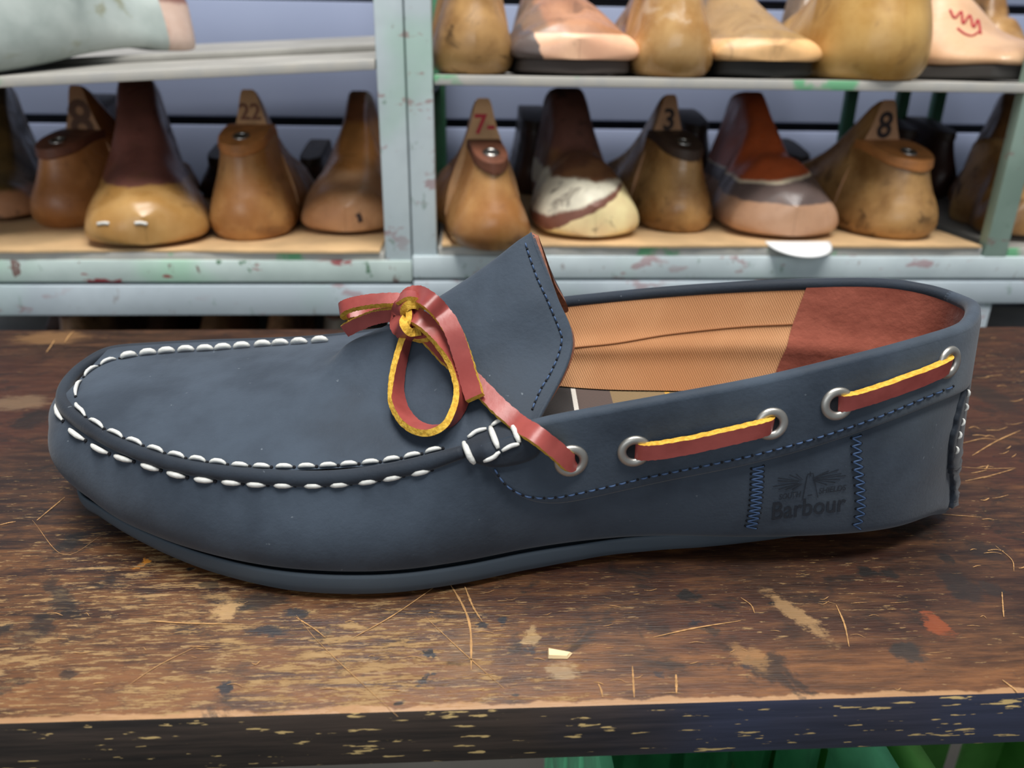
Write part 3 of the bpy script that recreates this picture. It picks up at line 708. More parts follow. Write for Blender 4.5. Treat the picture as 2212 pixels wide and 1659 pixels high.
# --- row underneath, in the lower racks: only their crowns show over the bench
for lab, u, w, hh, c1, kind in (('grey-brown last under the left rack, cut by the photo edge', -22, 100, .093, (92, 78, 76), 'T'), ('tan last with a dark cut face in the row under the left rack', 128, 78, .096, (120, 90, 66), 'H'), ('very dark last in the row under the left rack', 232, 120, .090, (52, 34, 24), 'T'),
                                ('mid brown last in the middle of the row under the left rack', 370, 120, .094, (116, 86, 62), 'T'), ('pinkish tan last in the row under the left rack', 535, 110, .094, (146, 108, 80), 'T'), ('grey last in the row under the double post, behind the bow', 720, 100, .094, (108, 98, 88), 'H'), ('black-brown last under the right end of the right rack', 2190, 120, .075, (48, 36, 32), 'T')):
    y_ = .03; mt = last_mat('shaded_wood', c1, tuple(q * 1.45 for q in c1), tuple(q * .6 for q in c1), .5, seed=u * .01)
    if kind == 'T': Tq(lab, u, 695, w, None, z=-.1648, yl=y_ - .10, yaw=0., mat=mt, hc=hh, tr=.5) if False else Tq(lab, u, 695, w, None, z=-.1498, yl=.014, yaw=0., mat=mt, hc=hh + .008, tr=.6, L=.22)
    else: H(lab, u, 695, w, None, z=-.1498, yl=.05, yaw=0., hh=hh, hc=hh * 1.05, mat=mt, face=F_dull, plate=P_dk, tube=False)

# --- pen marks, staples and stains that sit on single lasts
bpy.context.view_layer.update()


def stick(o, name, lines, r, mat, lift=.0004, n=12):
    body = next(c for c in o.children if c.name.startswith('body')); M = body.matrix_world
    b_ = bvh([M @ v.co for v in body.data.vertices], [tuple(p.vertices) for p in body.data.polygons]); mb = MB(); Mi = o.matrix_world.inverted()
    for L_ in lines:
        C = [hit(b_, u, v) for u, v in cr(L_, n)]; C = [h[0] + h[1] * lift for h in C if h is not None]
        if len(C) > 2: mb.tube([np.array(Mi @ Vector(p)) for p in C], r, 6)
    if mb.v: mb.build(name, mat, o)


stick(last_brown, 'staple', [[(212, 484), (225, 482), (236, 483)]], .0013, plain('white_staple', (226, 226, 220), .4))
stick(last_brown, 'staple', [[(292, 482), (305, 481), (318, 484)]], .0013, plain('white_staple', (226, 226, 220), .4))
stick(last_tan, 'black_spot', [[(771, 462), (776, 470), (778, 480)]], .0032, plain('black_stain', (62, 48, 44), .6), -.0022)
stick(last_peach, 'red_scribble', [[(2052, 22), (2062, 40), (2076, 26), (2080, 52), (2094, 34), (2102, 60), (2112, 44), (2118, 74)], [(2068, 62), (2084, 74), (2100, 78), (2114, 70)]], .0009, M_redink, n=40)
# ================================================================== THE SHOE
BASE = np.array([0., .222, 0.])
shoe = empty('moccasin_shoe', 'navy nubuck driving moccasin with red leather bow, standing on the worn wooden bench', 'shoe', BASE)


def nubuck(name, c0=(40, 50, 62), c1=(60, 71, 84), dust=.55):
    t = NT(name)
    n1 = t.noise(28, 5, .6); n2 = t.noise(9, 3, .5, dist=.6); fine = t.noise(900, 3, .6)
    base = t.mix(t.mr(n1, .32, .68), lin(c0), lin(c1))
    base = t.mix(t.math('MULTIPLY', t.mr(n2, .56, .72), dust), base, lin((112, 122, 128)))
    sp = t.mr(t.noise(420, 2, .5), .74, .8)
    base = t.mix(t.math('MULTIPLY', sp, .35), base, lin((140, 150, 158)))
    return t.out(base, t.mr(n1, .3, .7, .62, .8), bump=t.math('ADD', fine, n1), bstr=.25, bdist=.0004, spec=.25, sheen=.12)


M_nub = nubuck('navy_nubuck')
M_nub_d = nubuck('navy_nubuck_dark', (24, 31, 41), (40, 49, 60), .15)
M_pipe = nubuck('navy_piping', (27, 35, 45), (39, 48, 60), .05)
t = NT('navy_rubber')
M_rub = t.out(t.mix(t.noise(30, 4), lin((56, 66, 76)), lin((72, 83, 93))), .6, spec=.3)
t = NT('white_thread')
M_white = t.out(t.mix(t.noise(700, 3), lin((178, 180, 178)), lin((226, 226, 220))), .55, bump=t.noise(1500, 2, vec=t.mapping((.2, 1, 1))), bstr=.4, bdist=.0003)
M_blue_th = plain('blue_thread', (60, 84, 120), .6)
M_hole = plain('needle_hole', (12, 15, 22), .9)
t = NT('red_lace_leather')
n = t.noise(60, 4)
M_red = t.out(t.mix(t.mr(n, .3, .7), lin((128, 54, 50)), lin((158, 76, 70))), .36, bump=t.noise(500, 3), bstr=.15, bdist=.0003, spec=.5)
t = NT('yellow_lace_edge')
n = t.noise(900, 3)
M_yel = t.out(t.mix(t.mr(n, .35, .65), lin((190, 146, 52)), lin((216, 176, 72))), .85, bump=n, bstr=.7, bdist=.0005, spec=.2)
t = NT('eyelet_metal')
M_eye = t.out(t.mix(t.noise(120, 3), lin((150, 148, 142)), lin((200, 198, 192))), .42, .9)
M_raw = plain('raw_leather_edge', (140, 92, 72), .9, var=.15, scale=500)
t = NT('tan_twill')
w = t.new('ShaderNodeTexWave'); w.wave_type = 'BANDS'; w.bands_direction = 'X'; w.inputs['Scale'].default_value = 430; w.inputs['Distortion'].default_value = .25
w.inputs['Detail'].default_value = 1
t.link(t.mapping(rot=(0, rad(28), 0)), w.inputs['Vector'])
tw = w.outputs['Fac']
base = t.mix(t.mr(t.noise(22, 4), .3, .7), lin((182, 130, 90)), lin((204, 154, 112)))
M_twill = t.out(t.mix(t.math('MULTIPLY', tw, .3), base, lin((150, 98, 60))), .85, bump=tw, bstr=.4, bdist=.0004, spec=.15, sheen=.1)
t = NT('red_brown_suede')
n = t.noise(45, 5, .65, vec=t.mapping((.5, 1, 1)))
M_suede = t.out(t.mix(t.mr(n, .3, .7), lin((112, 56, 44)), lin((150, 84, 68))), .95, bump=t.noise(500, 4), bstr=.5, bdist=.0006, spec=.1, sheen=.25)
# plaid insole: stripes follow x (metres from the shoe's origin)
t = NT('plaid_insole')
X = t.sep()[0]
ramp = t.new('ShaderNodeValToRGB'); ramp.color_ramp.interpolation = 'CONSTANT'
x0, x1 = -.05, .15
stops = [(-.05, (60, 58, 58)), (.0203, (214, 210, 202)), (.0216, (92, 80, 76)), (.0335, (136, 116, 86)), (.0520, (206, 160, 72)), (.0532, (138, 118, 86)), (.0570, (206, 160, 72)), (.0582, (150, 130, 96)), (.075, (92, 80, 76)), (.09, (60, 58, 58))]
cre = ramp.color_ramp.elements
while len(cre) < len(stops): cre.new(.5)
for e, (xx, c) in zip(cre, stops): e.position = (xx - x0) / (x1 - x0); e.color = lin(c)
t.link(t.mr(X, x0, x1, 0, 1, smooth=False), ramp.inputs[0])
w = t.new('ShaderNodeTexWave'); w.inputs['Scale'].default_value = 330; w.inputs['Distortion'].default_value = .3
t.link(t.mapping(rot=(0, 0, rad(55))), w.inputs['Vector'])
M_plaid = t.out(t.mix(t.math('MULTIPLY', w.outputs['Fac'], .4), ramp.outputs[0], lin((34, 31, 30))), .9, bump=w.outputs['Fac'], bstr=.4, bdist=.0004, spec=.15)

# ---- guide curves: pixel + depth of the near side, far side by the same reading where it shows
NT_ = [(2108, 668, .222), (2088, 708, .206), (2000, 740, .197), (1850, 780, .192), (1650, 828, .188), (1450, 866, .185), (1300, 893, .183),
       (1160, 921, .1815), (1020, 965, .180), (880, 1006, .1795), (720, 1029, .1795), (560, 1025, .1815), (400, 1003, .186), (280, 965, .193),
       (195, 920, .203), (150, 885, .213), (137, 858, .224)]
NB_ = [(2052, 1104, .006), (2020, 1121, .008), (1930, 1149, .009), (1800, 1163, .009), (1620, 1168, .009), (1430, 1164, .009), (1290, 1171, .008),
       (1150, 1189, .008), (1000, 1217, .008), (850, 1235, .008), (700, 1235, .008), (560, 1220, .008), (420, 1185, .0085), (300, 1137, .0095),
       (222, 1094, .011), (178, 1060, .013)]
FT_ = [(150, 822, .236), (185, 788, .246), (240, 759, .2535), (330, 750, .259), (450, 744, .2635), (600, 739, .2655), (720, 731, .265), (870, 712, .263),
       (1020, 684, .262), (1180, 655, .2615), (1300, 641, .261), (1450, 627, .26), (1600, 617, .2585), (1750, 611, .256), (1900, 611, .252), (2005, 625, .245), (2078, 648, .235)]
T = [atY(*q) for q in NT_] + [atY(*q) for q in FT_]
NT_N = len(NT_)
B = [atZ(*q) for q in NB_]
B[0] = atY(2058, 1102, .2205)
B.append(np.array([-.1385, .2235, .0145]))           # toe tip
YC = .2225
for k in range(17, 34):                               # far side mirrors the near side about the shoe's axis
    tx = T[k][0]
    nb = np.array(B[1:16]); o = np.argsort(nb[:, 0]); nb = nb[o]
    bx = tx + .0035 * np.clip(tx / .12, -1, 1)
    y = np.interp(bx, nb[:, 0], nb[:, 1]); z = np.interp(bx, nb[:, 0], nb[:, 2])
    ext = np.interp(tx, [-.13, -.06, 0, .06, .13], [0, .002, .0, .0, 0])
    B.append(np.array([bx, 2 * YC - y + ext, z]))
T = np.array(T); B = np.array(B); NL = len(T)
for a_, b_ in ((17, .4), (18, .2)): pass
# bulge (metres) of the wall at mid height, per station
BU = np.array([-.0012, .0006, .003, .0035, .003, .003, .0035, .004, .0045, .005, .005, .005, .0055, .0058, .0064, .0068, .0068] +
              [.0067, .0066, .006, .0055, .005, .005, .005, .0045, .004, .0035, .003, .003, .003, .0035, .0035, .003, .0006])


def loopv(A, t): return cr(A, 0, closed=True, tt=t)


def wall_pt(a, v):
    """a: array of loop positions (0..NL), v: array of heights 0..1 -> points (len(a),len(v),3)"""
    a = np.atleast_1d(a); v = np.atleast_1d(v)
    t_ = loopv(T, a); b_ = loopv(B, a); bu = loopv(BU[:, None], a)[:, 0]
    e = .02; d = loopv((T + B) / 2, a + e) - loopv((T + B) / 2, a - e); d[:, 2] = 0
    d /= np.linalg.norm(d, axis=1)[:, None] + 1e-9
    nrm = np.stack([-d[:, 1], d[:, 0], 0 * d[:, 0]], 1)   # outward (loop runs heel -> near -> toe -> far)
    c = (T + B).mean(0) / 2
    s = np.sign(((t_ + b_) / 2 - c)[:, None, :] @ nrm[:, :, None])[:, 0, 0]
    nrm *= np.where(s == 0, 1, s)[:, None]
    ex = .72 + .38 * smoothstep(-.105, -.135, t_[:, 0])
    prof = np.sin(np.pi * np.clip(v, 0, 1)[None, :] ** ex[:, None])
    low = -.0020 * np.clip(1 - v / .07, 0, 1) ** 2          # the leather turns in under the foot
    P = b_[:, None, :] * (1 - v)[None, :, None] + t_[:, None, :] * v[None, :, None]
    return P + nrm[:, None, :] * (bu[:, None] * prof + low[None, :])[:, :, None]


NA, NV = 480, 40
aa = np.arange(NA) * NL / NA
vv = np.linspace(0, 1, NV)
W = wall_pt(aa, vv)
wall_F = grid_faces(NA, NV, closed_r=True)
mesh('upper', W.reshape(-1, 3), wall_F, M_nub, shoe, rel=BASE)


BV_wall = bvh(W.reshape(-1, 3), wall_F)


# ---- apron (the top piece) running into the tall tongue
YM = .2235
_fs = np.linspace(16, 26, 400); _fp = loopv(T, _fs); _fx = np.maximum.accumulate(_fp[:, 0])


def far_at(x): return loopv(T, [np.interp(x, _fx, _fs)])[0]


def inset(p, cen, d=.0010, up=.0013):
    q = cen - p; q[2] = 0; q = q / (np.linalg.norm(q) + 1e-9); return p + q * d + np.array([0, 0, up])


WS = (-1, -.6, -.28, 0, .28, .6, 1)


def straight_row(t_, cr_h):
    n_ = loopv(T, [t_])[0]; k = np.clip((16 - t_) / 2, 0, 1)
    f_ = far_at(n_[0] + .002 * k) if t_ < 15.999 else n_.copy()
    cen = (loopv(T, [12.])[0] + far_at(-.09)) / 2
    c_ = np.array([max(n_[0] + .03 * (1 - k), -.11), YM, .04]) if k < 1 else np.array([n_[0], YM, .04])
    n_, f_ = inset(n_, c_), inset(f_, c_)
    mid = (n_ + f_) / 2; r = []
    for w_ in WS:
        p = mid + (f_ - n_) / 2 * w_; p = p.copy(); p[2] += cr_h * (1 - abs(w_) ** 2.4); r.append(p)
    return r


def trow(near, nm, q, crown, far_x=None):
    n_, a_, b_, c_ = [atY(*k) for k in (near, nm, q, crown)]
    mir = lambda p, e=0: np.array([p[0] + e, 2 * c_[1] - p[1], p[2]])
    f_ = mir(n_)
    f_ = inset(far_at(n_[0] - .012), c_) if far_x is None else mir(n_) + np.array([0, 0, .010])
    return [n_, a_, b_, c_, mir(b_), mir(a_), f_]


ts = np.linspace(16, 10.6, 64)
ch_ = np.interp(ts, [10.6, 10.9, 11.8, 12.8, 13.7, 14.6, 15.4, 16], [.0085, .0078, .0058, .0040, .0026, .0016, .0008, 0])
A_rows = np.array([straight_row(a_, b_) for a_, b_ in zip(ts, ch_)])
ins = lambda u, v, Y: (lambda p: (p[0], p[1], Y))((u, v))
ctrl = [A_rows[-9], A_rows[-1],
        trow((868, 1001, .1812), (815, 880, .2015), (785, 800, .2125), (748, 742, .2235)),
        trow((965, 980, .1820), (925, 850, .2010), (880, 762, .2125), (840, 702, .2238)),
        trow((1062, 955, .1825), (1045, 800, .2015), (1000, 700, .2125), (950, 641, .2245)),
        trow((1122, 940, .1840), (1152, 776, .2030), (1105, 648, .2130), (1055, 570, .2250), 1),
        trow((1146, 925, .1862), (1198, 760, .2045), (1163, 625, .2140), (1110, 526, .2254), 1),
        trow((1161, 912, .1880), (1235, 748, .2060), (1203, 640, .2148), (1148, 501, .2256), 1)]
ctrl = np.array(ctrl)
tt_ = np.linspace(1, 7, 84)[1:]
B_rows = np.array([cr(ctrl[:, j], 0, tt=tt_) for j in range(7)]).transpose(1, 0, 2)
rows = np.vstack([A_rows, B_rows])
NRW, NCW = len(rows), 61
PL = np.array([cr(r, NCW) for r in rows])           # NRW,NCW,3
for _ in range(25):
    q_ = (PL[42:NRW - 12] * 2 + PL[41:NRW - 13] + PL[43:NRW - 11]) / 4; w_ = np.linspace(-1, 1, NCW)[None, :, None]
    PL[42:NRW - 12] += (q_ - PL[42:NRW - 12]) * np.clip((1 - abs(w_)) * 6, 0, 1)
pl_F = grid_faces(NRW, NCW)
BV_pl = bvh(PL.reshape(-1, 3), pl_F)
# thickness: a second skin underneath, closed along the free tongue edge
th = .0021
du = np.gradient(PL, axis=0); dv = np.gradient(PL, axis=1)
nn = np.cross(du, dv); nn /= np.linalg.norm(nn, axis=2)[:, :, None] + 1e-12
if nn[NRW // 2, NCW // 2, 2] < 0: nn = -nn
k0 = NRW - 34
mesh('apron', PL.reshape(-1, 3), pl_F, M_nub, shoe, rel=BASE)
edge_top = PL[-1]
under = (PL - nn * th)[k0:]
fwd = du[-1] / np.linalg.norm(du[-1], axis=1)[:, None]
under[-1] += fwd * .0012
V = np.vstack([under.reshape(-1, 3), edge_top, edge_top - nn[-1] * th + fwd * .0012])
F = grid_faces(NRW - k0, NCW); nb = (NRW - k0) * NCW
F += [(nb + j, nb + j + 1, nb + NCW + j + 1, nb + NCW + j) for j in range(NCW - 1)]
o = mesh('tongue_lining', V, F, M_raw, shoe, rel=BASE); o['label'] = 'raw reddish underside and cut edge of the tongue'
# the rolled nubuck rim along the tongue edge
mb = MB(); mb.tube(resample(PL[-1] - nn[-1] * .0007 - du[-1] / (np.linalg.norm(du[-1], axis=1)[:, None]) * .0004, n=70), .0008, 8)
mb.build('tongue_rim', M_nub, shoe, rel=BASE)

# ---- ridge of the moc seam
ra = np.r_[np.linspace(8.15, 24.3, 220)]
R0 = loopv(T, ra)
cen = R0.mean(0); inw = cen - R0; inw[:, 2] = 0; inw /= np.linalg.norm(inw, axis=1)[:, None]
mb = MB(); rr = np.full(220, .0022); rr[:8] = np.linspace(.0017, .0022, 8)
mb.tube(R0 + np.array([0, 0, -.0005]) - inw * .0002, rr, 12)
BV_ridge = bvh(mb.v, mb.f)
mb.build('seam_ridge', M_nub_d, shoe, rel=BASE)

# ---- topline piping round the opening
for nm_, a0_, a1_, m_ in (('topline_roll', -1.4, 7.15, M_nub), ('topline_piping', 26.0, NL - 1.3, M_pipe)):
    pa = np.linspace(a0_, a1_, 200) % NL; Tp = loopv(T, pa)
    q_ = np.stack([np.clip(Tp[:, 0], -.1, .1), np.full(200, YC), Tp[:, 2]], 1) - Tp; q_ /= np.linalg.norm(q_, axis=1)[:, None]
    mb = MB(); mb.tube(Tp + q_ * .0008 + np.array([0, 0, -.0004]), .0021, 14)
    mb.build(nm_, m_, shoe, rel=BASE)

# ---- inside: lining, heel lining, insole
ZI = .0335
La = np.linspace(0, NL, 240, endpoint=False)
t_ = loopv(T, La); b_ = loopv(B, La)
cxy = np.stack([np.clip(t_[:, 0], -.10, .100), np.full(240, YC), t_[:, 2]], 1)
di = cxy - t_; di[:, 2] = 0; di /= np.linalg.norm(di, axis=1)[:, None] + 1e-9
nvl = 22; LG = []
for j in range(nvl):
    v = 1 - j / (nvl - 1)
    P = b_ * (1 - v) + t_ * v
    z_top = t_[:, 2]; z = z_top * v + ZI * (1 - v)
    z = np.minimum(z, np.maximum(z_top, ZI))
    fold = .0016 * math.exp(-((v - .45) / .1) ** 2)
    off = .0019 + .0045 * (1 - v) ** 1.3 + fold
    Q = P + di * off; Q[:, 2] = z - .006 * v * smoothstep(.0, .03, -b_[:, 0]); LG.append(Q)
LG = np.transpose(np.array(LG), (1, 0, 2))
LV = LG.reshape(-1, 3)
mesh('lining', LV, grid_faces(240, nvl, closed_r=True), M_twill, shoe, rel=BASE)
HG = []                                             # suede patch round the heel, laid over the canvas
_la = np.r_[La, NL]
for j in range(nvl):
    ring = np.vstack([LG[:, j], LG[:1, j]]); xb = lambda z: .0985 - (.07 - z) * .30
    nr = [(a_, p) for a_, p in zip(_la, ring) if a_ < 12]; fr_ = [(a_, p) for a_, p in zip(_la, ring) if a_ > 24]
    an = next(a_ for a_, p in nr if p[0] < xb(p[2])); af = next(a_ for a_, p in fr_ if p[0] > xb(p[2]))
    k_ = lambda lst, x0: None
    def cross(lst, up):
        for (a0, p0), (a1, p1) in zip(lst, lst[1:]):
            d0, d1 = p0[0] - xb(p0[2]), p1[0] - xb(p1[2])
            if (d0 < 0) == up and (d1 >= 0) == up: return a0 + (a1 - a0) * d0 / (d0 - d1)
    an, af = cross(nr, False), cross(fr_, True)
    al = np.linspace(af - NL, an, 70) % NL
    P = np.stack([np.interp(al, _la, ring[:, k]) for k in range(3)], 1)
    di_ = np.stack([np.interp(al, _la, np.r_[di[:, k], di[:1, k]]) for k in range(3)], 1)
    HG.append(P + di_ * .0007)
HG = np.array(HG)
mesh('heel_lining', HG.reshape(-1, 3), grid_faces(nvl, 70), M_suede, shoe, rel=BASE)['label'] = 'red-brown suede heel lining'
BV_lin = bvh(LV, grid_faces(240, nvl, closed_r=True)); BV_hl = bvh(HG.reshape(-1, 3), grid_faces(nvl, 70)); M_seam = plain('seam_thread', (150, 104, 68), .8)
for px_, r_, m_ in (([(1230, 752), (1330, 742), (1450, 722), (1600, 706), (1720, 700), (1800, 692)], .0003, plain('tan_crease', (132, 86, 52), .9)), ([(1838, 622), (1822, 668), (1806, 710), (1790, 755), (1778, 796)], .00035, plain('seam_thread', (186, 140, 98), .8))):
    C = [hit(BV_lin, u, v) for u, v in cr(px_, 30)]; C = [h[0] + h[1] * .0002 for h in C if h is not None]
    mb = MB(); mb.tube(C, r_, 6); mb.build('lining_seam', m_, shoe, rel=BASE)
ring = LG[:, -1]; cen = np.array([0, YC, ZI])
V = []; nr_ = 8
for j in range(nr_ + 1): V += [tuple(r * (1 - j / nr_) + np.array([np.clip(r[0], -.1, .1), YC, ZI]) * (j / nr_)) for r in ring]
V = np.array(V); V[:, 2] += -.0005
mesh('insole', V, grid_faces(nr_ + 1, 240, closed_c=True), M_plaid, shoe, rel=BASE)['label'] = 'plaid cloth insole'

# ---- rubber outsole
So = []
sa = np.linspace(0, NL, 240, endpoint=False)
b_ = loopv(B, sa); cx_ = np.stack([np.clip(b_[:, 0], -.095, .10), np.full(240, YC), 0 * b_[:, 0]], 1)
ow = b_ - cx_; ow[:, 2] = 0; ow /= np.linalg.norm(ow, axis=1)[:, None] + 1e-9
spring = np.interp(b_[:, 0], [-.14, -.12, -.10, -.085, -.06, .0, .05, .09, .125, .145], [.0092, .0056, .0030, .0018, .0006, .0004, .0028, .0010, .0010, .0035])
thick = np.interp(b_[:, 0], [-.14, -.04, .02, .07, .15], [.0048, .0048, .0045, .003, .003])
grow = np.interp(b_[:, 0], [-.14, -.05, .02, .055, .1, .15], [.0004, .0014, .0005, -.0030, -.0110, -.0150])
zt_ = b_[:, 2] + .0004; zb_ = np.maximum(spring, zt_ - thick - .003)
prof = [(-.004, .84), (-.0006, .84), (.0001, 1.0), (.0007, 1.0), (.0010, .86), (.0009, .5), (.0003, .2), (-.0016, .02), (-.004, 0.0)]
for go, f in prof:
    Q = b_ + ow * (grow + go)[:, None]; Q[:, 2] = zb_ * (1 - f) + zt_ * f; So.append(Q)
for k in (.35, .7, .97):
    Q = So[8] * (1 - k) + cx_ * k; Q[:, 2] = zb_ * (1 - k) ** .5 + .0004 * (1 - (1 - k) ** .5); So.append(Q)
So = np.array(So)
mesh('outsole', So.reshape(-1, 3), grid_faces(len(So), 240, closed_c=True), M_rub, shoe, rel=BASE)
# ---- collar band: second layer of leather along the opening, with its lower edge cut in a curve
Wn = np.cross(np.roll(W, -1, 0) - np.roll(W, 1, 0), np.gradient(W, axis=1)); Wn /= np.linalg.norm(Wn, axis=2)[:, :, None] + 1e-12
cW = np.array([0, YC, .04])
sg = np.sign(((W - cW) * Wn * np.array([1, 1, 0])).sum(2)); Wn *= np.where(sg == 0, 1, sg)[:, :, None]


def wall_param(p, amax=17.):
    k = int(amax / NL * NA); d = ((W[:k] - p) ** 2).sum(2); i, j = np.unravel_index(np.argmin(d), d.shape); return aa[i], vv[j]


def wall_n(a, v):
    a = np.atleast_1d(a) % NL; v = np.atleast_1d(v)
    x = a / NL * NA; i = np.floor(x).astype(int); fx = (x - i)[:, None]; i %= NA
    y = np.clip(v, 0, 1) * (NV - 1); j = np.minimum(np.floor(y).astype(int), NV - 2); fy = (y - j)[:, None]; i2 = (i + 1) % NA
    N = (Wn[i, j] * (1 - fx) + Wn[i2, j] * fx) * (1 - fy) + (Wn[i, j + 1] * (1 - fx) + Wn[i2, j + 1] * fx) * fy
    return N / (np.linalg.norm(N, axis=1)[:, None] + 1e-12)


def wall_one(a, v): return wall_pt([a], [v])[0, 0]


col_px = [(1040, 988), (1056, 1003), (1066, 1022), (1082, 1046), (1104, 1066), (1130, 1079), (1160, 1085), (1200, 1085), (1290, 1067), (1400, 1042), (1500, 1022), (1600, 1002), (1700, 977), (1800, 947), (1900, 912), (1990, 876), (2076, 838)]
cp = resample(cr(col_px, 160), n=150)
cpar = []
for u, v in cp:
    h = hit(BV_wall, u, v)
    if h is not None: cpar.append(wall_param(h[0]))
cpar = np.array(cpar)


def smooth1(x, k=5, it=3):
    x = np.array(x, float)
    for _ in range(it): xp = np.pad(x, k, mode='reflect', reflect_type='odd'); x = np.convolve(xp, np.ones(2 * k + 1) / (2 * k + 1), 'valid')
    return x


cpar = np.stack([smooth1(cpar[:, 0]), smooth1(cpar[:, 1])], 1); v_heel = cpar[-1, 1]
near_cols = [(a, v) for a, v in cpar[::-1]]
lo = min(a for a, v in near_cols)
cols = [(x, v_heel) for x in np.linspace(-lo, lo, 14)[1:-1]] + near_cols
far_cols = []
for a, v in near_cols:                                  # the hidden side carries the same band
    p = wall_one(a, v); d = ((W[int(17 / NL * NA):] - np.array([p[0], 2 * YC - p[1], p[2]])) ** 2).sum(2)
    i, j = np.unravel_index(np.argmin(d), d.shape); far_cols.append((aa[i + int(17 / NL * NA)] - NL, vv[j]))
_f = np.array(far_cols); far_cols = list(zip(smooth1(_f[:, 0]), smooth1(_f[:, 1])))
cols = far_cols[::-1] + cols
CTH = .0016
CV = []; nvr = 14
for a, v in cols:
    vs = np.r_[v, v, v + (1 - v) * np.linspace(.03, 1, nvr - 2)]
    of = np.r_[0, CTH * .75, np.full(nvr - 2, CTH)]; of[-1] = CTH * .8; of[-2] = CTH
    P = wall_pt([a], np.clip(vs, 0, 1))[0]; N = wall_n(np.full(nvr, a), vs)
    CV.append(P + N * of[:, None])
CV = np.array(CV); cF = grid_faces(len(CV), nvr)
collar = mesh('collar', CV.reshape(-1, 3), cF, M_nub, shoe, rel=BASE)
BV_col = bvh(CV.reshape(-1, 3), cF)

# ---- small ear of the apron that overlaps the collar front
ear_px = [(1008, 992), (1035, 1003), (1068, 1010), (1100, 1007), (1132, 1000), (1158, 988), (1168, 972), (1166, 945), (1163, 922)]
e1 = resample(cr(ear_px, 60), n=40)
top_px = resample([(1004, 952), (1040, 934), (1085, 914), (1125, 906), (1160, 910)], n=40)


def hitmin(u, v, bvs):
    hs = [h for h in (hit(b_, u, v) for b_ in bvs) if h is not None]
    return min(hs, key=lambda h: np.linalg.norm(h[0] - CO)) if hs else None


EV = []
for k_, ((u, v), (u2, v2)) in enumerate(zip(e1, top_px)):
    r_ = []
    for f in (0, 0, .08, .2, .35, .5, .65, .8, .92, 1):
        h = hitmin(u + (u2 - u) * f, v + (v2 - v) * f, [BV_col, BV_wall, BV_pl])
        d_ = CO - h[0]; d_ /= np.linalg.norm(d_)
        lift = .0001 if len(r_) == 0 or f == 1 else .0011 + .0012 * math.sin(math.pi * min(1, f))
        r_.append(h[0] + d_ * lift)
    EV.append(r_)
EV = np.array(EV)
for _ in range(3): EV[:, 2:-1] = (np.roll(EV, 1, 1) + np.roll(EV, -1, 1) + 2 * EV)[:, 2:-1] / 4; EV[1:-1] = (EV[:-2] + EV[2:] + 2 * EV[1:-1]) / 4
mesh('apron_ear', EV.reshape(-1, 3), grid_faces(*EV.shape[:2]), M_nub_d, shoe, rel=BASE)
BV_ear = bvh(EV.reshape(-1, 3), grid_faces(*EV.shape[:2]))

# ---- heel strip
hs_px = [(2083, 824), (2070, 868), (2058, 915), (2049, 958), (2046, 1008), (2052, 1036), (2052, 1078), (2046, 1100)]
hp = cr(hs_px, 40); par = []
for u, v in hp:
    h = hit(BV_wall, u, v)
    if h is not None: par.append(wall_param(h[0], 4))
par = np.array(sorted(par, key=lambda q: q[1]))
HV = []; rng = random.Random(5)
vs_h = np.linspace(.05, v_heel + .015, 46)
for v in vs_h:
    al = np.interp(v, par[:, 1], par[:, 0]) + rng.uniform(-.012, .012)
    r_ = []
    for k, f in enumerate((-1, -1, -.92, -.6, -.25, 0, .25, .6, .92, 1, 1)):
        of = .0 if k in (0, 10) else (.0010 if k in (1, 9) else .0013 + .0005 * (1 - abs(f)))
        if v < .35 and 1 < k < 9: of += rng.uniform(-.0004, .0004)
        r_.append(wall_one(f * al, v) + wall_n([f * al], [v])[0] * of)
    HV.append(r_)
HV = np.array(HV)
mesh('heel_strip', HV.reshape(-1, 3), grid_faces(*HV.shape[:2]), M_nub_d, shoe, rel=BASE)
BV_heel = bvh(HV.reshape(-1, 3), grid_faces(*HV.shape[:2]))


# ---- stitching
def stitch_row(mb, px, bvs, pitch, ln, r, lift, hole=None, arch=.0004, jit=.06, seed=1):
    rng = random.Random(seed)
    pts = resample(px, 2.0); L = len(pts); i = 0
    step = pitch / 2.0; n = int((L - 1) / step)
    for k in range(n):
        i0 = k * step + rng.uniform(-jit, jit) * step; seg = [i0 + f * ln / 2.0 for f in (0, .12, .35, .65, .88, 1)]
        P = []
        for q in seg:
            q = min(max(q, 0), L - 1); u, v = pts[int(q)] + (pts[min(int(q) + 1, L - 1)] - pts[int(q)]) * (q - int(q))
            h = None
            for b in bvs:
                h = hit(b, u, v)
                if h is not None: break
            if h is None: P = None; break
            P.append(h)
        if P is None: continue
        ar = [-.6, .3, 1, 1, .3, -.6]
        C = [p[0] + p[1] * (lift + arch * a_) for p, a_ in zip(P, ar)]
        mb.tube(resample(C, n=7), r * np.array([.45, .8, 1, 1, 1, .8, .45]), 7, mi=0)
        if hole:
            c, nrm = P[-1]; d = P[-1][0] - P[0][0]; d /= np.linalg.norm(d) + 1e-9
            e = c + d * (hole * .9); mb.tube([e - nrm * .0002, e + nrm * (lift * .5 + .00025)], [hole, hole * .8], 7, mi=1)


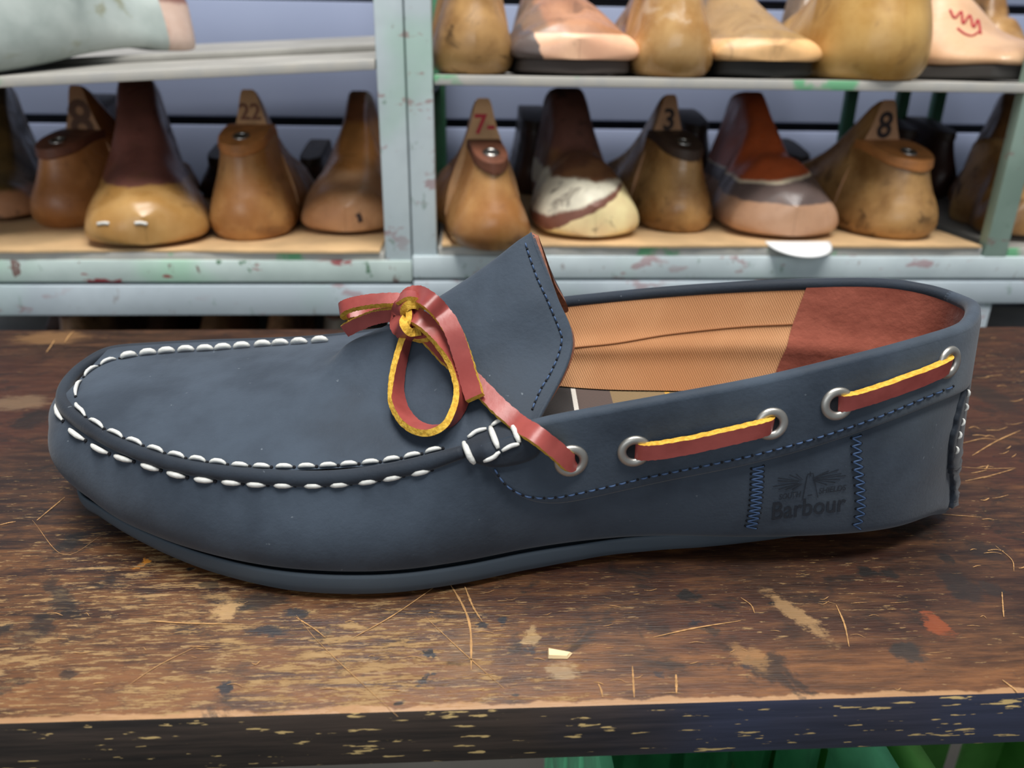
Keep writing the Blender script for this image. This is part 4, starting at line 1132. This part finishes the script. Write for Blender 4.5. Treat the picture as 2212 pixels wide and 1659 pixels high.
low_px = cr([(126, 872), (132, 900), (150, 926), (186, 952), (230, 977), (290, 997), (355, 1018), (420, 1034), (505, 1043), (560, 1047), (640, 1049), (720, 1048), (795, 1041), (850, 1032), (900, 1022), (945, 1012), (990, 1000)], 200)
mb = MB(); stitch_row(mb, low_px, [BV_wall], 59, 41, .00080, .0004, hole=.0006, arch=.0005)
mb.build('lower_moc_stitching', [M_white, M_hole], shoe, rel=BASE)
up_px = cr([(300, 769), (255, 776), (225, 786), (202, 799), (180, 818), (168, 842), (164, 868), (175, 892), (205, 916), (245, 938), (290, 957), (345, 977), (400, 991), (460, 1001), (520, 1007), (600, 1010), (700, 1008), (800, 1001), (850, 994), (900, 984), (955, 970), (1004, 958)], 260)
mb = MB(); stitch_row(mb, up_px, [BV_pl, BV_ridge], 47, 36, .00062, .0005, hole=.0005, arch=.0005, seed=2)
mb.build('upper_moc_stitching', [M_white, M_hole], shoe, rel=BASE); mb = MB()
far_px = cr([(262, 776), (300, 769), (350, 764), (400, 760), (450, 758), (500, 754), (560, 749), (620, 745), (680, 741), (725, 737)], 100)
stitch_row(mb, far_px, [BV_pl], 41, 35, .0010, .0008, arch=.0006, seed=3)
mb.build('far_moc_stitching', [M_white, M_hole], shoe, rel=BASE)
mb = MB()
for pts in ([(1003, 957), (1010, 978), (1026, 998)], [(1060, 925), (1068, 948), (1076, 968)], [(1104, 918), (1114, 935), (1122, 956)],
            [(1012, 948), (1030, 934), (1052, 928)], [(1062, 922), (1080, 910), (1100, 908)], [(1084, 974), (1104, 963), (1122, 959)], [(1048, 994), (1064, 987), (1080, 976)]):
    C = []
    for u, v in cr(pts, 7):
        h = hitmin(u, v, [BV_ear, BV_pl, BV_col, BV_wall]); C.append(h[0] + h[1] * .0006)
    w_ = .00085 if abs(pts[0][0] - pts[2][0]) < 30 else .0006
    mb.tube(C, w_ * np.array([.6, .9, 1, 1, 1, .9, .6]), 8)
mb.build('bar_tack_stitching', M_white, shoe, rel=BASE)
cst = cr([(1068, 1012), (1080, 1032), (1096, 1050), (1118, 1064), (1145, 1073), (1200, 1074), (1290, 1056), (1400, 1030), (1500, 1010), (1600, 989), (1700, 964), (1800, 934), (1900, 899), (1990, 862), (2068, 830)], 200)
mb = MB(); stitch_row(mb, cst, [BV_col], 23, 15, .00026, .0002, hole=.00042, arch=.0002, seed=4)
mb.build('collar_stitching', [M_blue_th, M_hole], shoe, rel=BASE)
tst = cr([(1131, 508), (1143, 552), (1160, 600), (1178, 640), (1195, 680), (1209, 715), (1213, 735), (1205, 770), (1187, 810), (1170, 838), (1156, 868), (1146, 895)], 100)
mb = MB(); stitch_row(mb, tst, [BV_pl], 17, 11, .00024, .0002, hole=.00040, arch=.0002, seed=6)
mb.build('tongue_stitching', [M_blue_th, M_hole], shoe, rel=BASE)
mb = MB(); stitch_row(mb, cr([(2089, 842), (2084, 882), (2077, 912), (2069, 945), (2063, 978), (2061, 1004)], 60), [BV_heel], 31, 16, .0004, .0003, seed=7)
mb.build('heel_strip_stitching', M_white, shoe, rel=BASE)
# zigzag rows either side of the stamped mark
for nm, tl, br_, w_ in (('zigzag_stitching', [(1636, 1006), (1634, 1060), (1629, 1105), (1620, 1140)], 0, 13), ('zigzag_stitching', [(1849, 940), (1851, 990), (1857, 1050), (1858, 1100), (1848, 1142)], 0, 10)):
    ax = resample(cr(tl, 40), n=13); mb = MB(); C = []
    for k, (u, v) in enumerate(np.repeat(ax, 2, 0)[:-1]):
        sgn = -1 if k % 2 else 1; vv_ = v + (0 if k % 2 == 0 else 6)
        h = hit(BV_wall, u + sgn * w_, vv_)
        if h is None: continue
        C.append(h[0] + h[1] * .00035)
        mb.tube([h[0] - h[1] * .0001, h[0] + h[1] * .0003], [.00045, .0004], 6, mi=1)
    mb.tube(resample(C, n=160), .00026, 6)
    mb.build(nm, [M_blue_th, M_hole], shoe, rel=BASE)

# ---- stamped mark
M_stamp = nubuck('stamped_nubuck', (23, 30, 40), (33, 41, 52), 0)


mb = MB()


def stamp_text(s, u0, v0, u1, v1, hgt, bold=.02, lift=.00022):
    V, F = text_tris(s, bold); x0_, x1_ = V[:, 0].min(), V[:, 0].max()
    cap = V[:, 1].max(); P = []
    for x, y, _z in V:
        f = (x - x0_) / (x1_ - x0_); u = u0 + (u1 - u0) * f + y / cap * 2; v = v0 + (v1 - v0) * f - y / cap * hgt
        h = hit(BV_wall, u, v); P.append(h[0] + h[1] * lift)
    mb.add(P, F)


stamp_text('Barbour', 1667, 1122, 1826, 1102, 37, .014)
stamp_text('SOUTH', 1682, 1079, 1728, 1072, 12, .01)
stamp_text('SHIELDS', 1768, 1066, 1826, 1058, 12, .01)
def stroke(p, q, w0, w1):
    p = np.array(p, float); q = np.array(q, float); n_ = np.array([-(q - p)[1], (q - p)[0]]); n_ /= np.linalg.norm(n_)
    V = []
    for f in np.linspace(0, 1, 6):
        c = p + (q - p) * f; w = w0 + (w1 - w0) * f
        for s_ in (-1, 1):
            h = hit(BV_wall, *(c + n_ * w * s_)); V.append(h[0] + h[1] * .00022)
    mb.add(V, grid_faces(6, 2))
ctr = np.array([1738., 1040.]); sc_ = .1356
for q in ((880, 320), (775, 335), (590, 385), (590, 430), (510, 520), (600, 565), (710, 570), (820, 572)):
    e = np.array([1600 + q[0] * sc_, 980 + q[1] * sc_]); stroke(ctr + (e - ctr) * .22, e, .5, 1.2)
for q in ((1330, 300), (1400, 270), (1555, 250), (1600, 312), (1670, 345), (1580, 410), (1500, 458), (1370, 495)):
    e = np.array([1600 + q[0] * sc_, 980 + q[1] * sc_]); stroke(ctr + np.array([10, -4]) + (e - ctr) * .15, e, .5, 1.2)
for a_, b_2 in (((1744, 1024), (1733, 1080)), ((1756, 1022), (1766, 1074)), ((1744, 1024), (1756, 1022)), ((1744, 1070), (1754, 1068)), ((1750, 1018), (1750, 1028))): stroke(a_, b_2, .9, .9)
o = mb.build('stamped_mark', M_stamp, shoe, rel=BASE); o['label'] = 'lighthouse mark and lettering pressed into the heel panel'

# ---- eyelets
EY = []
for u, v, s in ((1233, 995, 1.0), (1370, 974, 1.0), (1665, 915, 1.0), (1808, 872, 1.0), (2048, 783, 1.0)):
    c, nrm = hit(BV_col, u, v)
    z = Vector(nrm); q = z.to_track_quat('Z', 'Y').to_matrix()
    mb = MB(); V = []; n1, n2 = 36, 12; Ro, rr_ = .0034 * s, .00125
    for i in range(n1):
        for j in range(n2):
            a_, b_2 = 2 * math.pi * i / n1, 2 * math.pi * j / n2
            p = Vector(((Ro + rr_ * math.cos(b_2)) * math.cos(a_), (Ro + rr_ * math.cos(b_2)) * math.sin(a_), rr_ * .75 * math.sin(b_2) + .0002))
            V.append(np.array(q @ p) + c)
    mb.add(V, grid_faces(n1, n2, True, True), 0)
    V = [c + np.array(q @ Vector((Ro * math.cos(a_), Ro * math.sin(a_), .00012))) for a_ in np.linspace(0, 2 * math.pi, 24, endpoint=False)]
    mb.add(V, [tuple(range(24))], 1)
    mb.build('eyelet', [M_eye, M_hole], shoe, rel=BASE); EY.append((c, nrm))


# ---- laces
def ribbon(P, Wd, w=.0050, th=.0019, n=80, name='lace', parent=None, fray=.00012, seed=3, tap=None):
    """strap of leather: P control points, Wd width directions; broad faces red, cut edges yellow"""
    P = cr(P, n); Wd = cr(Wd, n); rng = np.random.RandomState(seed)
    Tn = np.gradient(P, axis=0); Tn /= np.linalg.norm(Tn, axis=1)[:, None]
    Wd = Wd - Tn * (Wd * Tn).sum(1)[:, None]; Wd /= np.linalg.norm(Wd, axis=1)[:, None]
    N = np.cross(Tn, Wd)
    ww = np.full(n, w) if tap is None else w * tap
    corn = []
    f1 = rng.uniform(-fray, fray, n); f2 = rng.uniform(-fray, fray, n)
    for sw, sn in ((-1, -1), (1, -1), (1, 1), (-1, 1)):
        corn.append(P + Wd * (sw * (ww / 2 + (f1 if sw > 0 else f2)))[:, None] + N * (sn * th / 2))
    mb = MB()
    for k in range(4):
        A, Bq = corn[k], corn[(k + 1) % 4]
        V = np.stack([A, (A + Bq) / 2 + ((N * (-th * .05 if k == 0 else th * .05)[..., None] if False else 0)), Bq], 1)
        mb.add(V.reshape(-1, 3), grid_faces(n, 3), 0 if k in (0, 2) else 1)
    for e in (0, n - 1): mb.add([c[e] for c in corn], [(0, 1, 2, 3)], 1)
    return mb.build(name, [M_red, M_yel], parent, rel=BASE)


def frame(P, al):
    """width directions: al = 0 faces the viewer's side of the shoe flat on, 90 = standing on edge"""
    P = np.asarray(P, float); Tn = np.gradient(P, axis=0); Tn /= np.linalg.norm(Tn, axis=1)[:, None]
    D = []
    for p, t_, a_ in zip(P, Tn, al):
        v = CO - p; v /= np.linalg.norm(v); n2 = np.cross(v, t_); n2 /= np.linalg.norm(n2)
        D.append(math.cos(rad(a_)) * n2 + math.sin(rad(a_)) * v)
    return D


def on(u, v, lift, bvs=None):
    for b in (bvs or [BV_pl, BV_col, BV_wall]):
        h = hit(b, u, v)
        if h is not None:                              # lift along the sight line, so the strap stays where it was measured
            d = CO - h[0]; d /= np.linalg.norm(d); return h[0] + d * lift / max(.4, float(h[1] @ d))
    for k in range(1, 40):                              # just off the silhouette: take the depth of the nearest leather below
        h = hit(BV_pl, u, v + 2 * k)
        if h is not None: return atY(u, v, h[0][1] - lift)
    raise ValueError((u, v))


lace = empty_l = None
# straps between the eyelets
for i, j, s in ((1, 2, 1), (3, 4, 1)):
    (c0, n0), (c1, n1) = EY[i], EY[j]; d = (c1 - c0) / np.linalg.norm(c1 - c0)
    P = [c0 + d * .0006 - n0 * .0016, c0 + d * .0026 + n0 * .0012, c0 * .7 + c1 * .3 + n0 * .0024, c0 * .3 + c1 * .7 + n1 * .0024, c1 - d * .0020 + n1 * .0013, c1 + d * .0006 - n1 * .0014]
    up = np.array([0, 0, 1.])
    ribbon(P, [up * .98 + n0 * .10] * 6, .0046, .0020, 60, 'lace_segment', shoe, seed=i)
# diagonal from the bow to the first eyelet
c0, n0 = EY[0]
P = [on(915, 716, .0016), on(960, 765, .0016), on(1000, 800, .0016), on(1036, 836, .0018), on(1078, 879, .0022), on(1118, 913, .0030), on(1158, 940, .0034), on(1198, 970, .0030), c0 + np.array([-.0008, 0, .0003]) + n0 * .0014, c0 + np.array([.0014, 0, -.0006]) - n0 * .0018]
ribbon(P, frame(P, [-20] * 6 + [-20, -18, -14, -10]), .0047, .0018, 90, 'lace_segment', shoe, seed=8)
# bow
bow = bpy.data.objects.new('lace_bow', None); COL.objects.link(bow); bow.parent = shoe; bow.empty_display_size = .01
KY = on(884, 690, 0)[1]


def wv(p, q):
    v = CO - p; v /= np.linalg.norm(v)
    return q[0] * CR - q[1] * CU + v * math.sqrt(max(0., 1 - q[0] ** 2 - q[1] ** 2)) * (q[2] if len(q) > 2 else 1)


def bow_strap(pts, wd, w=.0050, name='bow_loop', seed=1, n=90, th=.0019):
    """pts: (u, v, height above the leather) or (u, v, None, depth); wd: how the strap's width lies"""
    P = np.array([on(*p[:2], p[2]) if len(p) == 3 else atY(p[0], p[1], p[3]) for p in pts])
    return ribbon(P, [wv(p, q) for p, q in zip(P, wd)], w, th, n, name, bow, seed=seed)


L_ = (-.48, .26)
bow_strap([(893, 664, .0060), (889, 690, .0056), (874, 740, .0040), (860, 800, .0032), (856, 850, .0030), (866, 888, .0030), (893, 919, .0030), (930, 930, .0030), (966, 915, .0030), (990, 880, .0030), (998, 840, .0032), (988, 795, .0036), (966, 752, .0046), (935, 712, .0060), (905, 688, .0068), (880, 676, .0060)],
          [(-.3, .05), (-.36, .1), (-.45, .2)] + [L_] * 8 + [(-.5, .3), (-.6, .42), (-.62, .6), (-.5, .72), (-.4, .8)], .0050, seed=11, n=160)
bow_strap([(868, 652, None, KY - .004), (884, 640, None, KY - .005), (906, 637, None, KY - .006), (930, 652, .0072), (955, 678, .0074), (978, 713, .0070), (997, 763, .0062), (1010, 806, .0052), (1026, 860, .0042)],
          [(-.2, .85), (-.1, .95), (-.35, .88), (-.62, .70), (-.74, .60), (-.88, .44, .3), (-.95, .25, -.6), (-.94, .22, -1), (-.93, .22, -1)], .0050, 'bow_tail', seed=12)
bow_strap([(880, 652, None, KY - .003), (852, 648, None, KY - .002), (808, 650, None, KY - .001), (768, 656, None, KY), (744, 664, None, KY + .001), (740, 672, None, KY + .003), (752, 676, None, KY + .006), (790, 674, None, KY + .007), (830, 672, None, KY + .005), (868, 676, None, KY + .001)],
          [(0, .8), (.05, .8), (.1, .8), (.15, .82), (.2, .84), (.1, .88), (0, .9), (0, .9), (0, .9), (0, .8)], .0040, 'bow_loop', seed=13, n=110)
bow_strap([(872, 680, None, KY - .001), (855, 679, None, KY - .001), (830, 681, None, KY - .001), (804, 687, None, KY), (776, 698, None, KY + .001), (747, 713, None, KY + .003)],
          [(0, -.85), (0, -.85), (-.08, -.86), (-.2, -.86), (-.25, -.84), (-.3, -.82)], .0040, 'bow_tail', seed=14)
# knot: a strap wrapped round the crossing, and its core
bow_strap([(902, 664, .0092), (886, 656, .0104), (870, 664, .0104), (862, 686, .0092), (866, 708, .0080), (880, 722, .0064), (900, 722, .0040)],
          [(.48, .1), (.5, .05), (.5, 0), (.5, -.1), (.45, -.15), (.3, -.3), (.2, -.3)], .0052, 'knot_wrap', seed=15, th=.0026)
bow_strap([(864, 650, None, KY - .006), (880, 641, None, KY - .008), (896, 642, None, KY - .008), (904, 652, None, KY - .006)],
          [(-.1, .45), (0, .5), (.1, .5), (.2, .4)], .0036, 'knot_wrap', seed=16, n=40)
bow_strap([(870, 700, .0030), (892, 716, .0034), (915, 722, .0034), (930, 712, .003)], [(.1, .8), (0, .8), (0, .8), (-.1, .8)], .0048, 'knot_wrap', seed=17, n=40)
kp = on(886, 676, .0030); mb = MB()
V = []
for i_ in range(12):
    for j_ in range(16):
        a1, a2 = math.pi * i_ / 11, 2 * math.pi * j_ / 16
        V.append(kp + .0042 * math.sin(a1) * (math.cos(a2) * CR + math.sin(a2) * CU) + .003 * math.cos(a1) * -_fw)
mb.add(V, grid_faces(12, 16, closed_c=True)); mb.build('knot_core', M_red, bow, rel=BASE)
